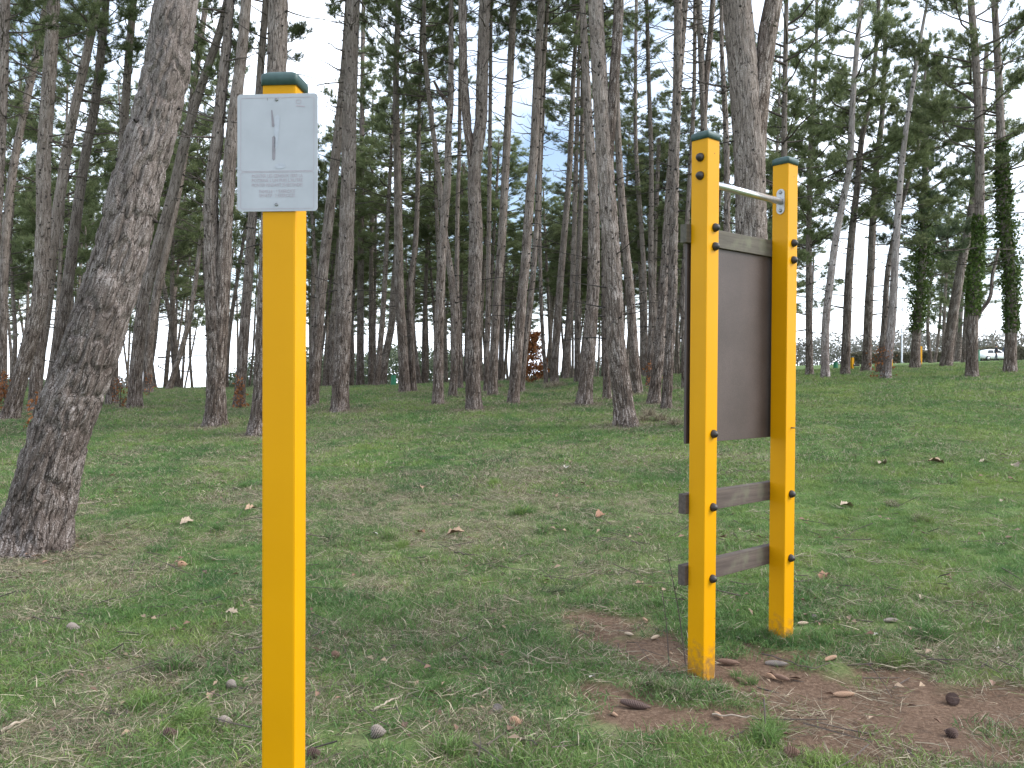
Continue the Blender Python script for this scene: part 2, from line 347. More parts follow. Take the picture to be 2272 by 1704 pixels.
# ------------------------------------------------------------------ ground sheet
DIRT = [(1330, 1395, .28), (1440, 1435, .32), (1290, 1370, .2), (1400, 1560, .26), (1330, 1530, .16), (1650, 1480, .30), (1780, 1520, .34), (1900, 1560, .40),
        (2060, 1570, .46), (2230, 1570, .50), (2120, 1640, .30), (1600, 1600, .20), (1470, 1600, .16), (1720, 1440, .18), (2010, 1500, .28), (1850, 1620, .25)]
DIRT_W = [(*ground(px, py).xy, r_) for px, py, r_ in DIRT]
GREENP = [(*ground(1510, 1535).xy, .11), (*ground(1380, 1500).xy, .08), (*ground(2010, 1420).xy, .2), (*ground(1745, 1425).xy, .12)]
DRYP = [(*ground(px, py).xy, r_) for px, py, r_ in ((900, 1130, .9), (1050, 1180, .8), (1200, 1120, .8), (760, 1090, .7), (1150, 1060, .9), (200, 1290, .5), (60, 1250, .5),
        (350, 1480, .35), (640, 1560, .3), (980, 1390, .35), (850, 1300, .3), (1400, 1120, .5), (560, 1100, .6), (2150, 985, 1.2), (1650, 1010, .8), (100, 1640, .35), (1080, 1620, .3))]
TREE_BASES = []      # filled before the ground is masked
def dirt_mask(x, y):
    n = fbm(x * 3.1, y * 3.1, 0, 21) - 0.5; n2 = fbm(x * 11, y * 11, 0, 23) - 0.5
    m = np.zeros_like(x)
    for cx, cy, r_ in DIRT_W:
        d = np.hypot(x - cx, (y - cy) * 1.15) / r_ + n * 1.1 + n2 * 0.5
        m = np.maximum(m, sstep(1.25, 0.7, d))
    for cx, cy, r_ in GREENP:
        m = m * (1 - 0.9 * sstep(1.2, 0.6, np.hypot(x - cx, y - cy) / r_ + n))
    return m
def dry_mask(x, y):
    n = fbm(x * 1.4, y * 1.4, 0, 31)
    m = 0.12 + 0.85 * (n - 0.42) + 0.5 * (fbm(x * 5, y * 5, 0, 37) - 0.5)
    for cx, cy, r_ in DRYP:
        m = np.maximum(m, 0.58 * sstep(1.3, 0.4, np.hypot(x - cx, y - cy) / r_ + (n - 0.5)))
    for cx, cy, r_ in TREE_BASES:
        m = np.maximum(m, 0.75 * sstep(3.6, 1.0, np.hypot(x - cx, y - cy) / r_ + 2 * (n - 0.5)))
    lush = sstep(0.10, 0.42, x / np.maximum(y, 1)) * sstep(3.6, 5.5, y)
    return np.clip(m * (1 - 0.75 * lush), 0, 1)

def ground_material():
    m, ns, ls = new_mat('park_ground')
    o = nd(ns, 'ShaderNodeOutputMaterial'); p = nd(ns, 'ShaderNodeBsdfPrincipled'); p.inputs['Roughness'].default_value = 0.95; p.inputs['Specular IOR Level'].default_value = 0.1
    t = nd(ns, 'ShaderNodeTexCoord')
    ad = nd(ns, 'ShaderNodeAttribute', attribute_name='dirt'); ay = nd(ns, 'ShaderNodeAttribute', attribute_name='dry')
    na = nd(ns, 'ShaderNodeTexNoise', i_Scale=55.0, i_Detail=6.0, i_Roughness=0.7); ls.new(t.outputs['Object'], na.inputs['Vector'])
    nb = nd(ns, 'ShaderNodeTexNoise', i_Scale=6.0, i_Detail=5.0); ls.new(t.outputs['Object'], nb.inputs['Vector'])
    green = ramp(ns, [(0.25, (0.048, 0.080, 0.024)), (0.5, (0.088, 0.142, 0.042)), (0.75, (0.155, 0.20, 0.075))]); ls.new(na.outputs['Fac'], green.inputs['Fac'])
    straw = ramp(ns, [(0.25, (0.090, 0.073, 0.048)), (0.5, (0.18, 0.150, 0.098)), (0.75, (0.30, 0.255, 0.175))]); ls.new(na.outputs['Fac'], straw.inputs['Fac'])
    soil = ramp(ns, [(0.25, (0.055, 0.034, 0.023)), (0.5, (0.125, 0.082, 0.057)), (0.78, (0.225, 0.16, 0.115))]); ls.new(na.outputs['Fac'], soil.inputs['Fac'])
    f = nd(ns, 'ShaderNodeMath', operation='MULTIPLY_ADD'); f.inputs[1].default_value = 0.9; f.inputs[2].default_value = -0.45; ls.new(nb.outputs['Fac'], f.inputs[0])
    fa = nd(ns, 'ShaderNodeMath', operation='ADD', use_clamp=True); ls.new(f.outputs[0], fa.inputs[0]); ls.new(ay.outputs['Fac'], fa.inputs[1])
    c = mixc(ns, ls, fa.outputs[0], green.outputs['Color'], straw.outputs['Color'])
    c = mixc(ns, ls, ad.outputs['Fac'], c, soil.outputs['Color'])
    ls.new(c, p.inputs['Base Color'])
    b = nd(ns, 'ShaderNodeBump', i_Strength=0.6, i_Distance=0.02); ls.new(na.outputs['Fac'], b.inputs['Height']); ls.new(b.outputs['Normal'], p.inputs['Normal'])
    ls.new(p.outputs['BSDF'], o.inputs['Surface']); return m
M['ground'] = ground_material()
def axis(segs):
    out = []
    for a, b, s in segs: out.append(np.arange(a, b, s))
    return np.concatenate(out + [[segs[-1][1]]])
def build_ground():
    ys = axis([(-60, -5, 6), (-5, 1.5, .5), (1.5, 7, .035), (7, 14, .09), (14, 30, .3), (30, 60, 1), (60, 160, 5), (160, 900, 60)])
    xs = axis([(-700, -100, 60), (-100, -40, 5), (-40, -12, 1), (-12, -5, .25), (-5, 5, .05), (5, 12, .25), (12, 50, 1), (50, 130, 5), (130, 700, 60)])
    X, Y = np.meshgrid(xs, ys); x, y = X.ravel(), Y.ravel()
    d = dirt_mask(x, y); dr = dry_mask(x, y)
    near = (np.abs(x) < 8) & (y > 0) & (y < 12)
    z = hgt(x, y) - 0.022 * d + np.where(near, 0.016 * (fbm(x * 9, y * 9, 0, 41) - 0.5) * (0.4 + d), 0)
    nx, ny = len(xs), len(ys)
    i = (np.arange(ny - 1)[:, None] * nx + np.arange(nx - 1)[None, :]).ravel()
    T = np.concatenate([np.stack([i, i + 1, i + nx + 1], 1), np.stack([i, i + nx + 1, i + nx], 1)])
    me = mesh_fast('ground', np.stack([x, y, z], 1), T, [M['ground']], smooth=True)
    for nm, v in (('dirt', d), ('dry', dr)):
        a = me.attributes.new(nm, 'FLOAT', 'POINT'); a.data.foreach_set('value', v.astype(np.float32))
    tag(link('ground', me), kind='structure')

# ------------------------------------------------------------------ trees
def catmull(P, n):
    P = np.asarray(P, float)
    Q = np.vstack([2 * P[0] - P[1], P, 2 * P[-1] - P[-2]])
    seg = np.linalg.norm(np.diff(P, axis=0), axis=1); cum = np.concatenate([[0], np.cumsum(seg)])
    t = np.linspace(0, cum[-1], n); k = np.clip(np.searchsorted(cum, t, 'right') - 1, 0, len(seg) - 1)
    u = ((t - cum[k]) / seg[k])[:, None]
    p0, p1, p2, p3 = Q[k], Q[k + 1], Q[k + 2], Q[k + 3]
    out = 0.5 * (2 * p1 + (p2 - p0) * u + (2 * p0 - 5 * p1 + 4 * p2 - p3) * u ** 2 + (3 * p1 - p0 - 3 * p2 + p3) * u ** 3)
    return out, t
def trunk_mesh(path, rads, n, detail, mat, seed, flare=0.35, stubs=(1.2, 6.0, 5), bark_amp=0.0):
    """path: Nx3 (relative to tree base), rads per point. detail: bark displaced in the mesh"""
    P = np.asarray(path, float); m = len(P)
    d = np.gradient(P, axis=0); d /= np.linalg.norm(d, axis=1)[:, None]
    u = np.cross(d, np.array([0.0, 1.0, 0.05])); u /= np.linalg.norm(u, axis=1)[:, None]; v = np.cross(d, u)
    s = np.concatenate([[0], np.cumsum(np.linalg.norm(np.diff(P, axis=0), axis=1))])
    th = np.arange(n) * 2 * np.pi / n
    TH, SS = np.meshgrid(th, s); RR = np.repeat(np.asarray(rads, float)[:, None], n, 1)
    hh = np.maximum(P[:, 2], 0)[:, None]
    lob = 0.5 + 0.5 * np.sin(TH * 4 + seed) * np.sin(TH * 2.3 + seed * 1.7)
    RR = RR * (1 + flare * np.exp(-hh / 0.22) * (0.45 + 0.9 * lob))
    cx, cy = np.cos(TH) * RR, np.sin(TH) * RR
    RR = RR * (1 + 0.10 * (fbm(cx * 5 + seed, cy * 5, SS * 1.3, 11) - 0.5))
    if bark_amp:
        q = fbm(cx * 16 + 2 * fbm(cx * 8, cy * 8, SS * 3, 61) + seed, cy * 16, SS * 4.2, 51, 2)
        cr_ = np.abs(q - 0.5) * 2
        fine = fbm(cx * 45, cy * 45, SS * 16, 55, 2) - 0.5
        RR = RR + bark_amp * (sstep(0.0, 0.28, cr_) - 0.75) + bark_amp * 0.7 * fine
    V = P[:, None, :] + RR[..., None] * (np.cos(TH)[..., None] * u[:, None, :] + np.sin(TH)[..., None] * v[:, None, :])
    co = np.stack([np.cos(TH) * RR, np.sin(TH) * RR, SS], -1).reshape(-1, 3)
    V = V.reshape(-1, 3)
    i = np.arange(m - 1)[:, None] * n; k = np.arange(n)[None, :]; k2 = (k + 1) % n
    q = np.stack([i + k, i + k2, i + n + k2, i + n + k], -1).reshape(-1, 4)
    T = np.concatenate([q[:, [0, 1, 2]], q[:, [0, 2, 3]]])
    A = Acc(); A.add(V, T, 0); cos = [co]
    if stubs:
        lo, hi, per = stubs; rs = np.random.default_rng(seed + 500)
        hs = P[:, 2]
        for _ in range(int((hi - lo) * per)):
            zz = rs.uniform(lo, hi); j = int(np.argmin(np.abs(hs - zz)))
            a = rs.uniform(0, 2 * np.pi); dirv = np.cos(a) * u[j] + np.sin(a) * v[j]
            r0 = rads[j]; longb = rs.random() < (0.10 if rads[0] < 0.2 else 0.04) and bark_amp < 0.02
            L = rs.uniform(0.35, 1.1) if longb else rs.uniform(0.02, 0.06)
            k_ = 5 if longb else 3
            tt = np.linspace(0, 1, k_)[:, None]
            up = np.array([0, 0, rs.uniform(-0.3, 0.5)])
            pts = P[j] + dirv * (r0 * 0.85) + tt * L * dirv + up * (tt * L * 0.5) + (tt ** 2) * L * np.array([0, 0, rs.uniform(-0.4, 0.3)])
            rr = np.linspace(rs.uniform(0.010, 0.016) if longb else rs.uniform(0.020, 0.036), 0.004 if longb else 0.012, k_)
            tv, ttr = tube_arrays(pts, rr, 4); A.add(tv, ttr, 1); cos.append(tv)
    me = A.mesh('trunk', [mat, M['knot']], smooth=True)
    a = me.attributes.new('bark_co', 'FLOAT_VECTOR', 'POINT'); a.data.foreach_set('vector', np.concatenate(cos).astype(np.float32).ravel())
    return me

def tuft(A, c, axis_, rs, n, L, wdt, m):
    """spray of needles round a twig tip"""
    d = rs.normal(size=(n, 3)); d /= np.linalg.norm(d, axis=1)[:, None]
    d = d + axis_ * 0.75 + np.array([0, 0, 0.25]); d /= np.linalg.norm(d, axis=1)[:, None]
    s = np.cross(d, rs.normal(size=(n, 3))); s /= np.linalg.norm(s, axis=1)[:, None]
    b = c + axis_ * rs.uniform(-0.10, 0.03, (n, 1))
    Ln = L * rs.uniform(0.7, 1.15, (n, 1))
    V = np.empty((n, 3, 3)); V[:, 0] = b + s * wdt * 0.5 + d * 0.01; V[:, 1] = b - s * wdt * 0.5 + d * 0.01; V[:, 2] = b + d * Ln
    A.add(V.reshape(-1, 3), np.arange(n * 3).reshape(-1, 3), m)
def crown_mesh(seed, H, rad, whorl, per, shape, dead=10, tn=30, fill=1.0, mat='needle', tL=0.17):
    rs = np.random.default_rng(seed); A = Acc()
    z = 0.0; ang = rs.uniform(0, 6.28)
    def branch(z0, a, L, up, leafy_=True):
        k = 6; t = np.linspace(0, 1, k)
        out = np.array([math.cos(a), math.sin(a), 0]); side = np.array([-math.sin(a), math.cos(a), 0])
        wob = np.cumsum(rs.normal(0, 0.05, k)) * L
        curve = up * t + rs.uniform(0.05, 0.35) * t ** 2
        pts = np.array([0, 0, z0]) + out * (t * L)[:, None] + side * wob[:, None] + np.array([0, 0, 1.0]) * (curve * L)[:, None]
        rr = np.linspace(0.012 + 0.010 * L, 0.005, k)
        v, T = tube_arrays(pts, rr, 4); A.add(v, T, 0)
        nt_ = max(2, int(L * (7.5 if leafy_ else 3)))
        for q in range(nt_):
            tt = 1 - 0.55 * rs.random() ** 1.5 if leafy_ else rs.uniform(0.2, 1.0)
            if q == 0: tt = 1.0
            j = min(int(tt * (k - 1)), k - 2); f = tt * (k - 1) - j
            b = pts[j] * (1 - f) + pts[j + 1] * f
            dv = out * rs.uniform(0.2, 1) + side * rs.uniform(-1, 1) + np.array([0, 0, rs.uniform(-0.15, 0.7)])
            dv /= np.linalg.norm(dv); l = rs.uniform(0.2, 0.55) * (0.6 + 0.25 * L) * (1.15 - 0.5 * tt)
            mid = b + dv * l * 0.5 + rs.normal(0, 0.04, 3); e = b + dv * l + np.array([0, 0, 0.06])
            v, T = tube_arrays(np.array([b, mid, e]), [0.008, 0.006, 0.004], 3); A.add(v, T, 0)
            if leafy_ and rs.random() < fill:
                ax = (e - mid) / (np.linalg.norm(e - mid) + 1e-6)
                tuft(A, e, ax, rs, tn, tL, 0.0145, 1)
                tuft(A, mid + rs.normal(0, 0.04, 3), ax, rs, tn, tL, 0.0145, 1)
                for _ in range(rs.integers(1, 4)): tuft(A, e + rs.normal(0, 0.11, 3) * np.array([1, 1, .5]), ax, rs, tn, tL * 0.95, 0.0145, 1)
    while z < H - 0.2:
        f = z / H; Lm = rad * shape(f)
        n = max(2, int(per + rs.integers(-1, 2)))
        for _ in range(n):
            ang += 2.4 + rs.normal(0, 0.3)
            if rs.random() < 0.34: continue
            L = Lm * rs.uniform(0.55, 1.15)
            branch(z + rs.uniform(-0.15, 0.15), ang, max(L, 0.3), rs.uniform(0.02, 0.28) + 0.5 * f)
        z += whorl * rs.uniform(0.75, 1.3)
    branch(H - 0.1, 0, 0.35, 1.2)
    for _ in range(dead):
        branch(-rs.uniform(0.2, 3.0), rs.uniform(0, 6.28), rs.uniform(0.4, 1.5), rs.uniform(-0.3, 0.15), False)
    me = A.mesh('crown', [M['twig'], M[mat]])
    return me
sh_forest = lambda f: (0.55 + 1.2 * f) if f < 0.35 else max(0.10, 0.97 * (1.02 - f) / 0.67)
sh_open = lambda f: (0.75 + 0.6 * f) if f < 0.4 else max(0.12, 0.99 * (1.03 - f) / 0.62)
CROWNS = {'forest': [], 'open': [], 'dense': []}
for k in range(6): CROWNS['forest'].append(crown_mesh(100 + k, 8.0, 2.1, 0.42, 4, sh_forest, 12))
for k in range(4): CROWNS['open'].append(crown_mesh(200 + k, 9.0, 2.5, 0.62, 4, sh_open, 8, tn=32))
for k in range(2): CROWNS['dense'].append(crown_mesh(300 + k, 8.0, 2.4, 0.40, 5, sh_open, 4, tn=32, mat='needle_dark', tL=0.18))

TREE_N = [0]
def pine(label, pts, w0, w1, crown='forest', cb=None, top=None, stems=(), mat=None, group='pine trees of the stand', Y=None, bark_amp=None, cscale=1.0, flare=0.35, name='pine_tree', ivy=None):
    """pts: photo pixels of the trunk centre from the foot up; w0/w1 its width there in pixels at foot and at the last point"""
    TREE_N[0] += 1; sd_ = TREE_N[0]; rs = random.Random(sd_ * 13 + 5)
    g = ground(*pts[0]) if Y is None else None
    if g is None:
        p = at(pts[0][0], pts[0][1], Y); g = Vector((p.x, p.y, hz(p.x, p.y)))
    Yb = g.y
    P = [np.array(g)] + [np.array(at(px, py, Yb)) for px, py in pts[1:]]
    P = [p - P[0] for p in P]
    H = top or rs.uniform(14.5, 17.5); cbz = cb if cb is not None else (rs.uniform(7.5, 9.2) if pts[0][0] < 560 else rs.uniform(8.8, 10.5))
    r0 = 0.5 * w0 * Yb / FPX; r1 = 0.5 * w1 * Yb / FPX
    d = P[-1] - P[-2]; d = d / np.linalg.norm(d); zl = P[-1][2]
    r_last = r1
    ext = []
    if H > zl + 1:
        e_dir = d * 0.5 + np.array([0, 0, 0.8]); e_dir /= np.linalg.norm(e_dir)
        ext = [P[-1] + (d * 0.7 + e_dir * 0.3) * (H - zl) * 0.35, P[-1] + d * (H - zl) * 0.35 + e_dir * (H - zl) * 0.65]
    sub = np.array([P[0] - (P[1] - P[0]) / np.linalg.norm(P[1] - P[0]) * 0.25])
    full = np.vstack([sub, P, ext]) if ext else np.vstack([sub, P])
    lean_cos = max(0.8, abs(P[-1][2]) / (np.linalg.norm(P[-1]) + 1e-6))
    if Yb < 9: n, m_ = 120, 620
    elif Yb < 19: n, m_ = 48, 260
    elif Yb < 32: n, m_ = 18, 70
    else: n, m_ = 10, 34
    path, s = catmull(full, m_)
    zz = path[:, 2]
    rad = np.interp(zz, [0, max(zl, 0.5), max(H, zl + 0.6)], [r0, r1, 0.025 if H > zl + 1 else r1 * 0.8]) * lean_cos
    ba = bark_amp if bark_amp is not None else (0.026 if Yb < 9 else 0.018 if Yb < 19 else 0)
    tr = empty(name, g, label, 'tree', group)
    mt = mat or (M['bark_near'] if Yb < 9 else M['bark'])
    link('trunk', trunk_mesh(path, rad, n, 1, mt, sd_, flare, (1.3 if Yb > 9 else 2.5, min(H * 0.8, cbz + 3), 10 if Yb < 40 else 5) if Yb < 60 else None, ba), tr)
    TREE_BASES.append((g.x, g.y, max(r0 * 1.6, 0.2)))
    for (spts, a0, a1, *lim) in stems:
        SP = [np.array(at(px, py, Yb)) - np.array(g) for px, py in spts]
        dd = (SP[-1] - SP[-2]); dd /= np.linalg.norm(dd)
        SP.append(SP[-1] + dd * (0.12 if lim else 5.0))
        sp, ss = catmull(SP, max(24, m_ // 3))
        rr = np.interp(sp[:, 2], [SP[0][2], SP[-2][2], SP[-1][2]], [0.5 * a0 * Yb / FPX, 0.5 * a1 * Yb / FPX, 0.03])
        link('limb' if lim else 'trunk', trunk_mesh(sp, rr, max(10, n // 2), 1, mt, sd_ + 77, 0, None, ba * 0.8), tr)
    if crown:
        k = rs.randrange(len(CROWNS[crown]))
        me = CROWNS[crown][k]
        j = int(np.argmin(np.abs(zz - cbz))); b = path[j]; t_ = path[-1]
        ax = Vector(t_ - b)
        base_len = 8.0 if crown != 'open' else 9.0
        sc = ax.length / base_len
        co = link('crown', me, tr, Vector(b))
        q = ax.to_track_quat('Z', 'Y') @ Euler((0, 0, rs.uniform(0, 6.28))).to_quaternion()
        co.rotation_mode = 'QUATERNION'; co.rotation_quaternion = q
        xy = cscale * rs.uniform(0.85, 1.15) * (0.8 if group == G and pts[0][0] > 600 else 0.9)
        co.scale = (xy, xy, sc)
    if ivy:
        z0, z1, dens, spread = ivy
        A = Acc(); rs2 = np.random.default_rng(sd_)
        n_ = dens; t = rs2.uniform(0, 1, n_) ** 0.9; zc = z0 + (z1 - z0) * t
        jj = np.array([int(np.argmin(np.abs(zz - q))) for q in zc])
        a = rs2.uniform(0, 6.28, n_); ro = rad[jj] + np.abs(rs2.normal(0, spread, n_)) * (0.4 + 1.2 * fbm(zc * 2.2, a * .6, 0, 191)) * (0.3 + 0.7 * np.sin(np.pi * np.clip(t, 0.05, 1)))
        pc = np.stack([np.interp(zc, zz, path[:, q]) for q in range(3)], 1)
        c = pc + np.stack([np.cos(a) * ro, np.sin(a) * ro, rs2.normal(0, 0.05, n_)], 1)
        s1 = rs2.normal(size=(n_, 3)); s1 /= np.linalg.norm(s1, axis=1)[:, None]
        s2 = np.cross(s1, rs2.normal(size=(n_, 3))); s2 /= np.linalg.norm(s2, axis=1)[:, None]
        sz = rs2.uniform(0.03, 0.06, (n_, 1))
        V = np.stack([c - s1 * sz, c + s2 * sz * 0.8, c + s1 * sz, c - s2 * sz * 0.8], 1).reshape(-1, 3)
        b4 = np.arange(n_)[:, None] * 4
        T = np.concatenate([b4 + [[0, 1, 2]], b4 + [[0, 2, 3]]])
        link('ivy', mesh_fast('ivy', V, T, [M['ivy']]), tr)
    return tr

# ---- the pines one can tell apart, from left to right
G = 'pine trees of the stand'
pine('large near pine trunk leaning right at the left edge, rough grey plated bark', [(70, 1222), (118, 1010), (162, 880), (190, 810), (263, 579), (305, 405), (359, 203), (391, 0)], 138, 90, cb=9.5, top=15)
pine('pine trunk cut by the top left corner of the picture', [(-45, 960), (-18, 600), (-6, 400), (3, 200), (9, 0)], 30, 24)
pine('bent pine trunk at the far left rising behind orange leaves', [(22, 930), (51, 814), (76, 721), (90, 640), (97, 470), (97, 352), (108, 190), (119, 0)], 34, 26)
pine('thin strongly slanted pine at the far left edge', [(6, 880), (7, 700), (13, 520), (33, 352), (79, 130), (105, 0)], 18, 15, Y=27)
pine('pine crossing behind the bent trunk, left of the big leaning trunk', [(78, 912), (82, 800), (95, 660), (110, 580), (133, 434), (152, 312), (174, 203), (195, 108), (217, 0)], 28, 17)
pine('pine trunk just left of the big leaning trunk, slanting the same way', [(110, 905), (127, 803), (138, 721), (149, 640), (176, 434), (193, 325), (209, 244), (225, 108), (235, 0)], 27, 16)
pine('pine whose middle is hidden by the big leaning trunk', [(248, 898), (252, 760), (262, 500), (275, 280), (285, 136), (296, 0)], 24, 15)
pine('slanted pine right of the big leaning trunk, widening at its foot', [(299, 905), (303, 813), (315, 694), (324, 640), (352, 540), (382, 434), (407, 325), (434, 230), (461, 149), (488, 68), (504, 0)], 30, 16)
pine('dark thin pine close behind the slanted pine left of the sign', [(328, 872), (331, 760), (350, 640), (400, 400), (431, 190), (458, 0)], 20, 12)
pine('twin stemmed pine left of the sign post with dark thick foot', [(478, 948), (479, 814), (473, 640), (469, 434), (483, 298), (496, 163), (512, 0)], 44, 17, stems=[([(482, 850), (492, 700), (500, 520), (507, 407), (515, 298), (534, 136), (547, 0)], 34, 22)])
pine('slim pine between the twin stemmed pine and the sign post', [(530, 902), (540, 770), (549, 640), (560, 480), (575, 200), (590, 0)], 24, 14)
pine('pine directly behind the yellow sign post, its trunk showing above the cap', [(576, 966), (585, 870), (595, 640), (606, 400), (618, 0)], 46, 42)
pine('slanted pine just right of the yellow sign post', [(693, 900), (703, 760), (713, 640), (732, 463), (750, 300), (765, 150), (775, 0)], 26, 18)
pine('sturdy straight pine second to the right of the sign post', [(753, 915), (758, 800), (765, 640), (773, 386), (776, 241), (781, 96), (784, 0)], 37, 28)
pine('thin far pine beside the grey pole', [(799, 857), (800, 640), (802, 400), (806, 0)], 17, 8, Y=39)
pine('very thin far pine standing left of the left green bin', [(822, 856), (823, 640), (826, 350)], 11, 7, Y=42)
pine('far pine slanting right just left of the left green bin', [(848, 854), (855, 792), (868, 727), (873, 655), (880, 560)], 17, 14, Y=39)
pine('curved pine immediately right of the left green bin', [(899, 872), (892, 748), (886, 640), (882, 386), (879, 265), (879, 145), (884, 0)], 24, 11, cb=8)
pine('slim pine touching the curved pine beside the left green bin', [(917, 870), (912, 740), (910, 640), (923, 521), (928, 347), (932, 145), (938, 0)], 15, 6)
pine('pine with a broken side limb high up, centre left', [(972, 899), (973, 770), (977, 640), (985, 500), (993, 400), (995, 289), (1000, 217), (1001, 0)], 24, 10, stems=[([(1000, 240), (990, 222), (976, 206), (968, 190)], 12, 6, 1)])
pine('slim pine bowing left at the top, behind the pine with the broken limb', [(1004, 880), (1010, 770), (1004, 640), (987, 520), (973, 386), (959, 277), (947, 169), (941, 96), (941, 0)], 18, 8)
pine('thin pine close left of the forked centre pine', [(1022, 862), (1016, 700), (1014, 640), (1015, 463), (1019, 337), (1021, 150), (1024, 0)], 11, 7)
pine('straight centre pine forking into two stems halfway up, flared foot', [(1052, 911), (1049, 814), (1053, 640), (1056, 520), (1052, 400), (1060, 320), (1067, 269), (1070, 169), (1076, 0)], 34, 24, stems=[([(1053, 440), (1046, 340), (1038, 289), (1029, 169), (1026, 0)], 20, 18)])
pine('thin dim pine just right of the forked centre pine', [(1079, 868), (1083, 640), (1086, 400), (1090, 0)], 12, 7)
pine('pine second to the right of the forked centre pine', [(1093, 878), (1097, 770), (1104, 640), (1114, 521), (1126, 289), (1137, 58), (1139, 0)], 20, 15)
pine('slanted pale pine left of the orange beech sapling', [(1138, 896), (1147, 800), (1155, 700), (1160, 640), (1166, 579), (1178, 405), (1185, 336), (1192, 168), (1202, 0)], 24, 16)
pine('thin pine tucked behind the slanted pale pine by the orange sapling', [(1156, 871), (1168, 740), (1180, 640), (1193, 460), (1200, 231), (1216, 0)], 14, 8)
pine('slim pine just behind the orange beech sapling', [(1212, 852), (1204, 740), (1200, 640), (1198, 450), (1208, 200)], 9, 6)
pine('slanted pine right of the orange beech sapling', [(1230, 854), (1233, 765), (1242, 640), (1252, 520), (1262, 400), (1268, 280), (1274, 140), (1285, 0)], 18, 8)
pine('far slanted pine between the orange sapling and the dark paired trunks', [(1255, 843), (1262, 740), (1270, 640), (1279, 336), (1284, 150)], 14, 8)
pine('slim straight pine left of the dark paired trunks', [(1281, 850), (1282, 640), (1290, 400), (1294, 0)], 14, 8)
pine('dark thick trunk left of the pale streaked forked pine', [(1296, 900), (1305, 800), (1312, 700), (1316, 640), (1318, 520), (1315, 400), (1305, 260), (1292, 0)], 33, 14)
pine('near forked pine with pale streaked bark leaning left, right of centre', [(1388, 946), (1380, 869), (1367, 765), (1361, 640), (1350, 463), (1341, 347), (1332, 200), (1321, 0)], 43, 32, stems=[([(1346, 420), (1353, 300), (1361, 196), (1369, 84), (1374, 0)], 24, 21)], flare=0.45)
pine('pine mostly hidden behind the pale streaked forked pine', [(1347, 886), (1345, 760), (1342, 640), (1338, 300)], 17, 10)
pine('pine leaning left, first to the right of the streaked forked pine', [(1413, 873), (1405, 765), (1397, 640), (1385, 520), (1375, 376), (1370, 260), (1365, 0)], 24, 9)
pine('left one of two close trunks beside the exercise frame, curved foot', [(1450, 898), (1464, 765), (1473, 640), (1484, 463), (1492, 336), (1504, 200), (1520, 0)], 25, 14)
pine('right one of two close trunks beside the exercise frame', [(1478, 909), (1486, 765), (1492, 640), (1496, 405), (1499, 300), (1503, 168), (1505, 0)], 22, 18)
pine('slim far pine seen left of the two close trunks by the frame', [(1440, 858), (1445, 700), (1444, 579), (1445, 364), (1439, 168), (1435, 0)], 14, 8)
pine('thin far pine leaning left, near the slim far pine by the frame', [(1432, 856), (1430, 640), (1424, 521), (1411, 330), (1410, 168), (1412, 0)], 12, 7, Y=34)
pine('thin dark pine just left of the exercise frame', [(1518, 862), (1517, 640), (1530, 400), (1540, 200), (1542, 0)], 11, 8)
pine('pine behind the nearer yellow post, forking above its cap', [(1565, 885), (1563, 500), (1562, 280), (1558, 182), (1551, 0)], 22, 12, stems=[([(1562, 260), (1566, 190), (1574, 100), (1582, 0)], 14, 12)])
pine('thick forked pine behind the steel bar of the exercise frame', [(1674, 950), (1669, 700), (1666, 463), (1660, 300), (1650, 174), (1636, 0)], 74, 62, stems=[([(1674, 380), (1680, 270), (1690, 174), (1706, 60), (1716, 0)], 46, 40)])
pine('slim pine showing left of the thick forked pine, behind the frame', [(1612, 900), (1613, 503), (1611, 300), (1602, 116), (1601, 0)], 18, 9)
GO = 'pines along the open edge on the right'
pine('pine showing above the farther yellow post of the frame', [(1747, 850), (1742, 500), (1740, 300), (1745, 0)], 18, 9, 'open', cb=6, group=GO)
pine('slim straight pine first to the right of the exercise frame', [(1796, 834), (1795, 700), (1795, 520), (1798, 347), (1810, 145), (1812, 0)], 16, 6, 'open', cb=3.6, top=13, group=GO)
pine('slanted pine left of the right green bin', [(1831, 839), (1832, 720), (1845, 600), (1856, 520), (1873, 434), (1884, 380), (1889, 310), (1891, 240), (1900, 120), (1911, 0)], 18, 10, 'open', cb=6.0, top=13.5, group=GO, mat=M['bark_pale'])
pine('pine between the right green bin and the far yellow post', [(1875, 833), (1879, 720), (1884, 600), (1892, 500), (1902, 414), (1912, 310), (1933, 207), (1943, 116), (1950, 0)], 20, 7, 'open', cb=4.5, top=13, group=GO)
pine('dark pine with many dead side branches, right of the right green bin', [(1922, 825), (1928, 672), (1932, 600), (1938, 463), (1948, 336), (1956, 271), (1962, 150), (1966, 0)], 20, 7, 'open', cb=4.5, top=13, group=GO)
pine('tall bare pale trunk leaning right with red shoots at its foot', [(1964, 842), (1972, 780), (1978, 720), (1985, 600), (1993, 463), (2003, 347), (2014, 260), (2024, 200), (2038, 110), (2058, 0)], 20, 6, None, top=12.0, group=GO, mat=M['bark_pale'])
pine('thin pine joining the bare pale trunk near the ground', [(1952, 829), (1962, 720), (1970, 600), (1990, 500), (2018, 390), (2035, 336), (2045, 250)], 15, 6, 'open', cb=5, top=11, group=GO)
pine('dark ivy clad pine left of a far yellow post', [(2030, 818), (2035, 720), (2046, 600), (2050, 480), (2055, 300)], 20, 11, 'dense', cb=4.0, top=12.5, group=GO, ivy=(1.4, 6.8, 4500, 0.20))
pine('curved pine between the far yellow post and the ivy trunks', [(2098, 815), (2111, 720), (2131, 600), (2145, 530), (2158, 450), (2168, 380), (2180, 250), (2190, 100)], 24, 9, 'open', cb=6, top=13, group=GO)
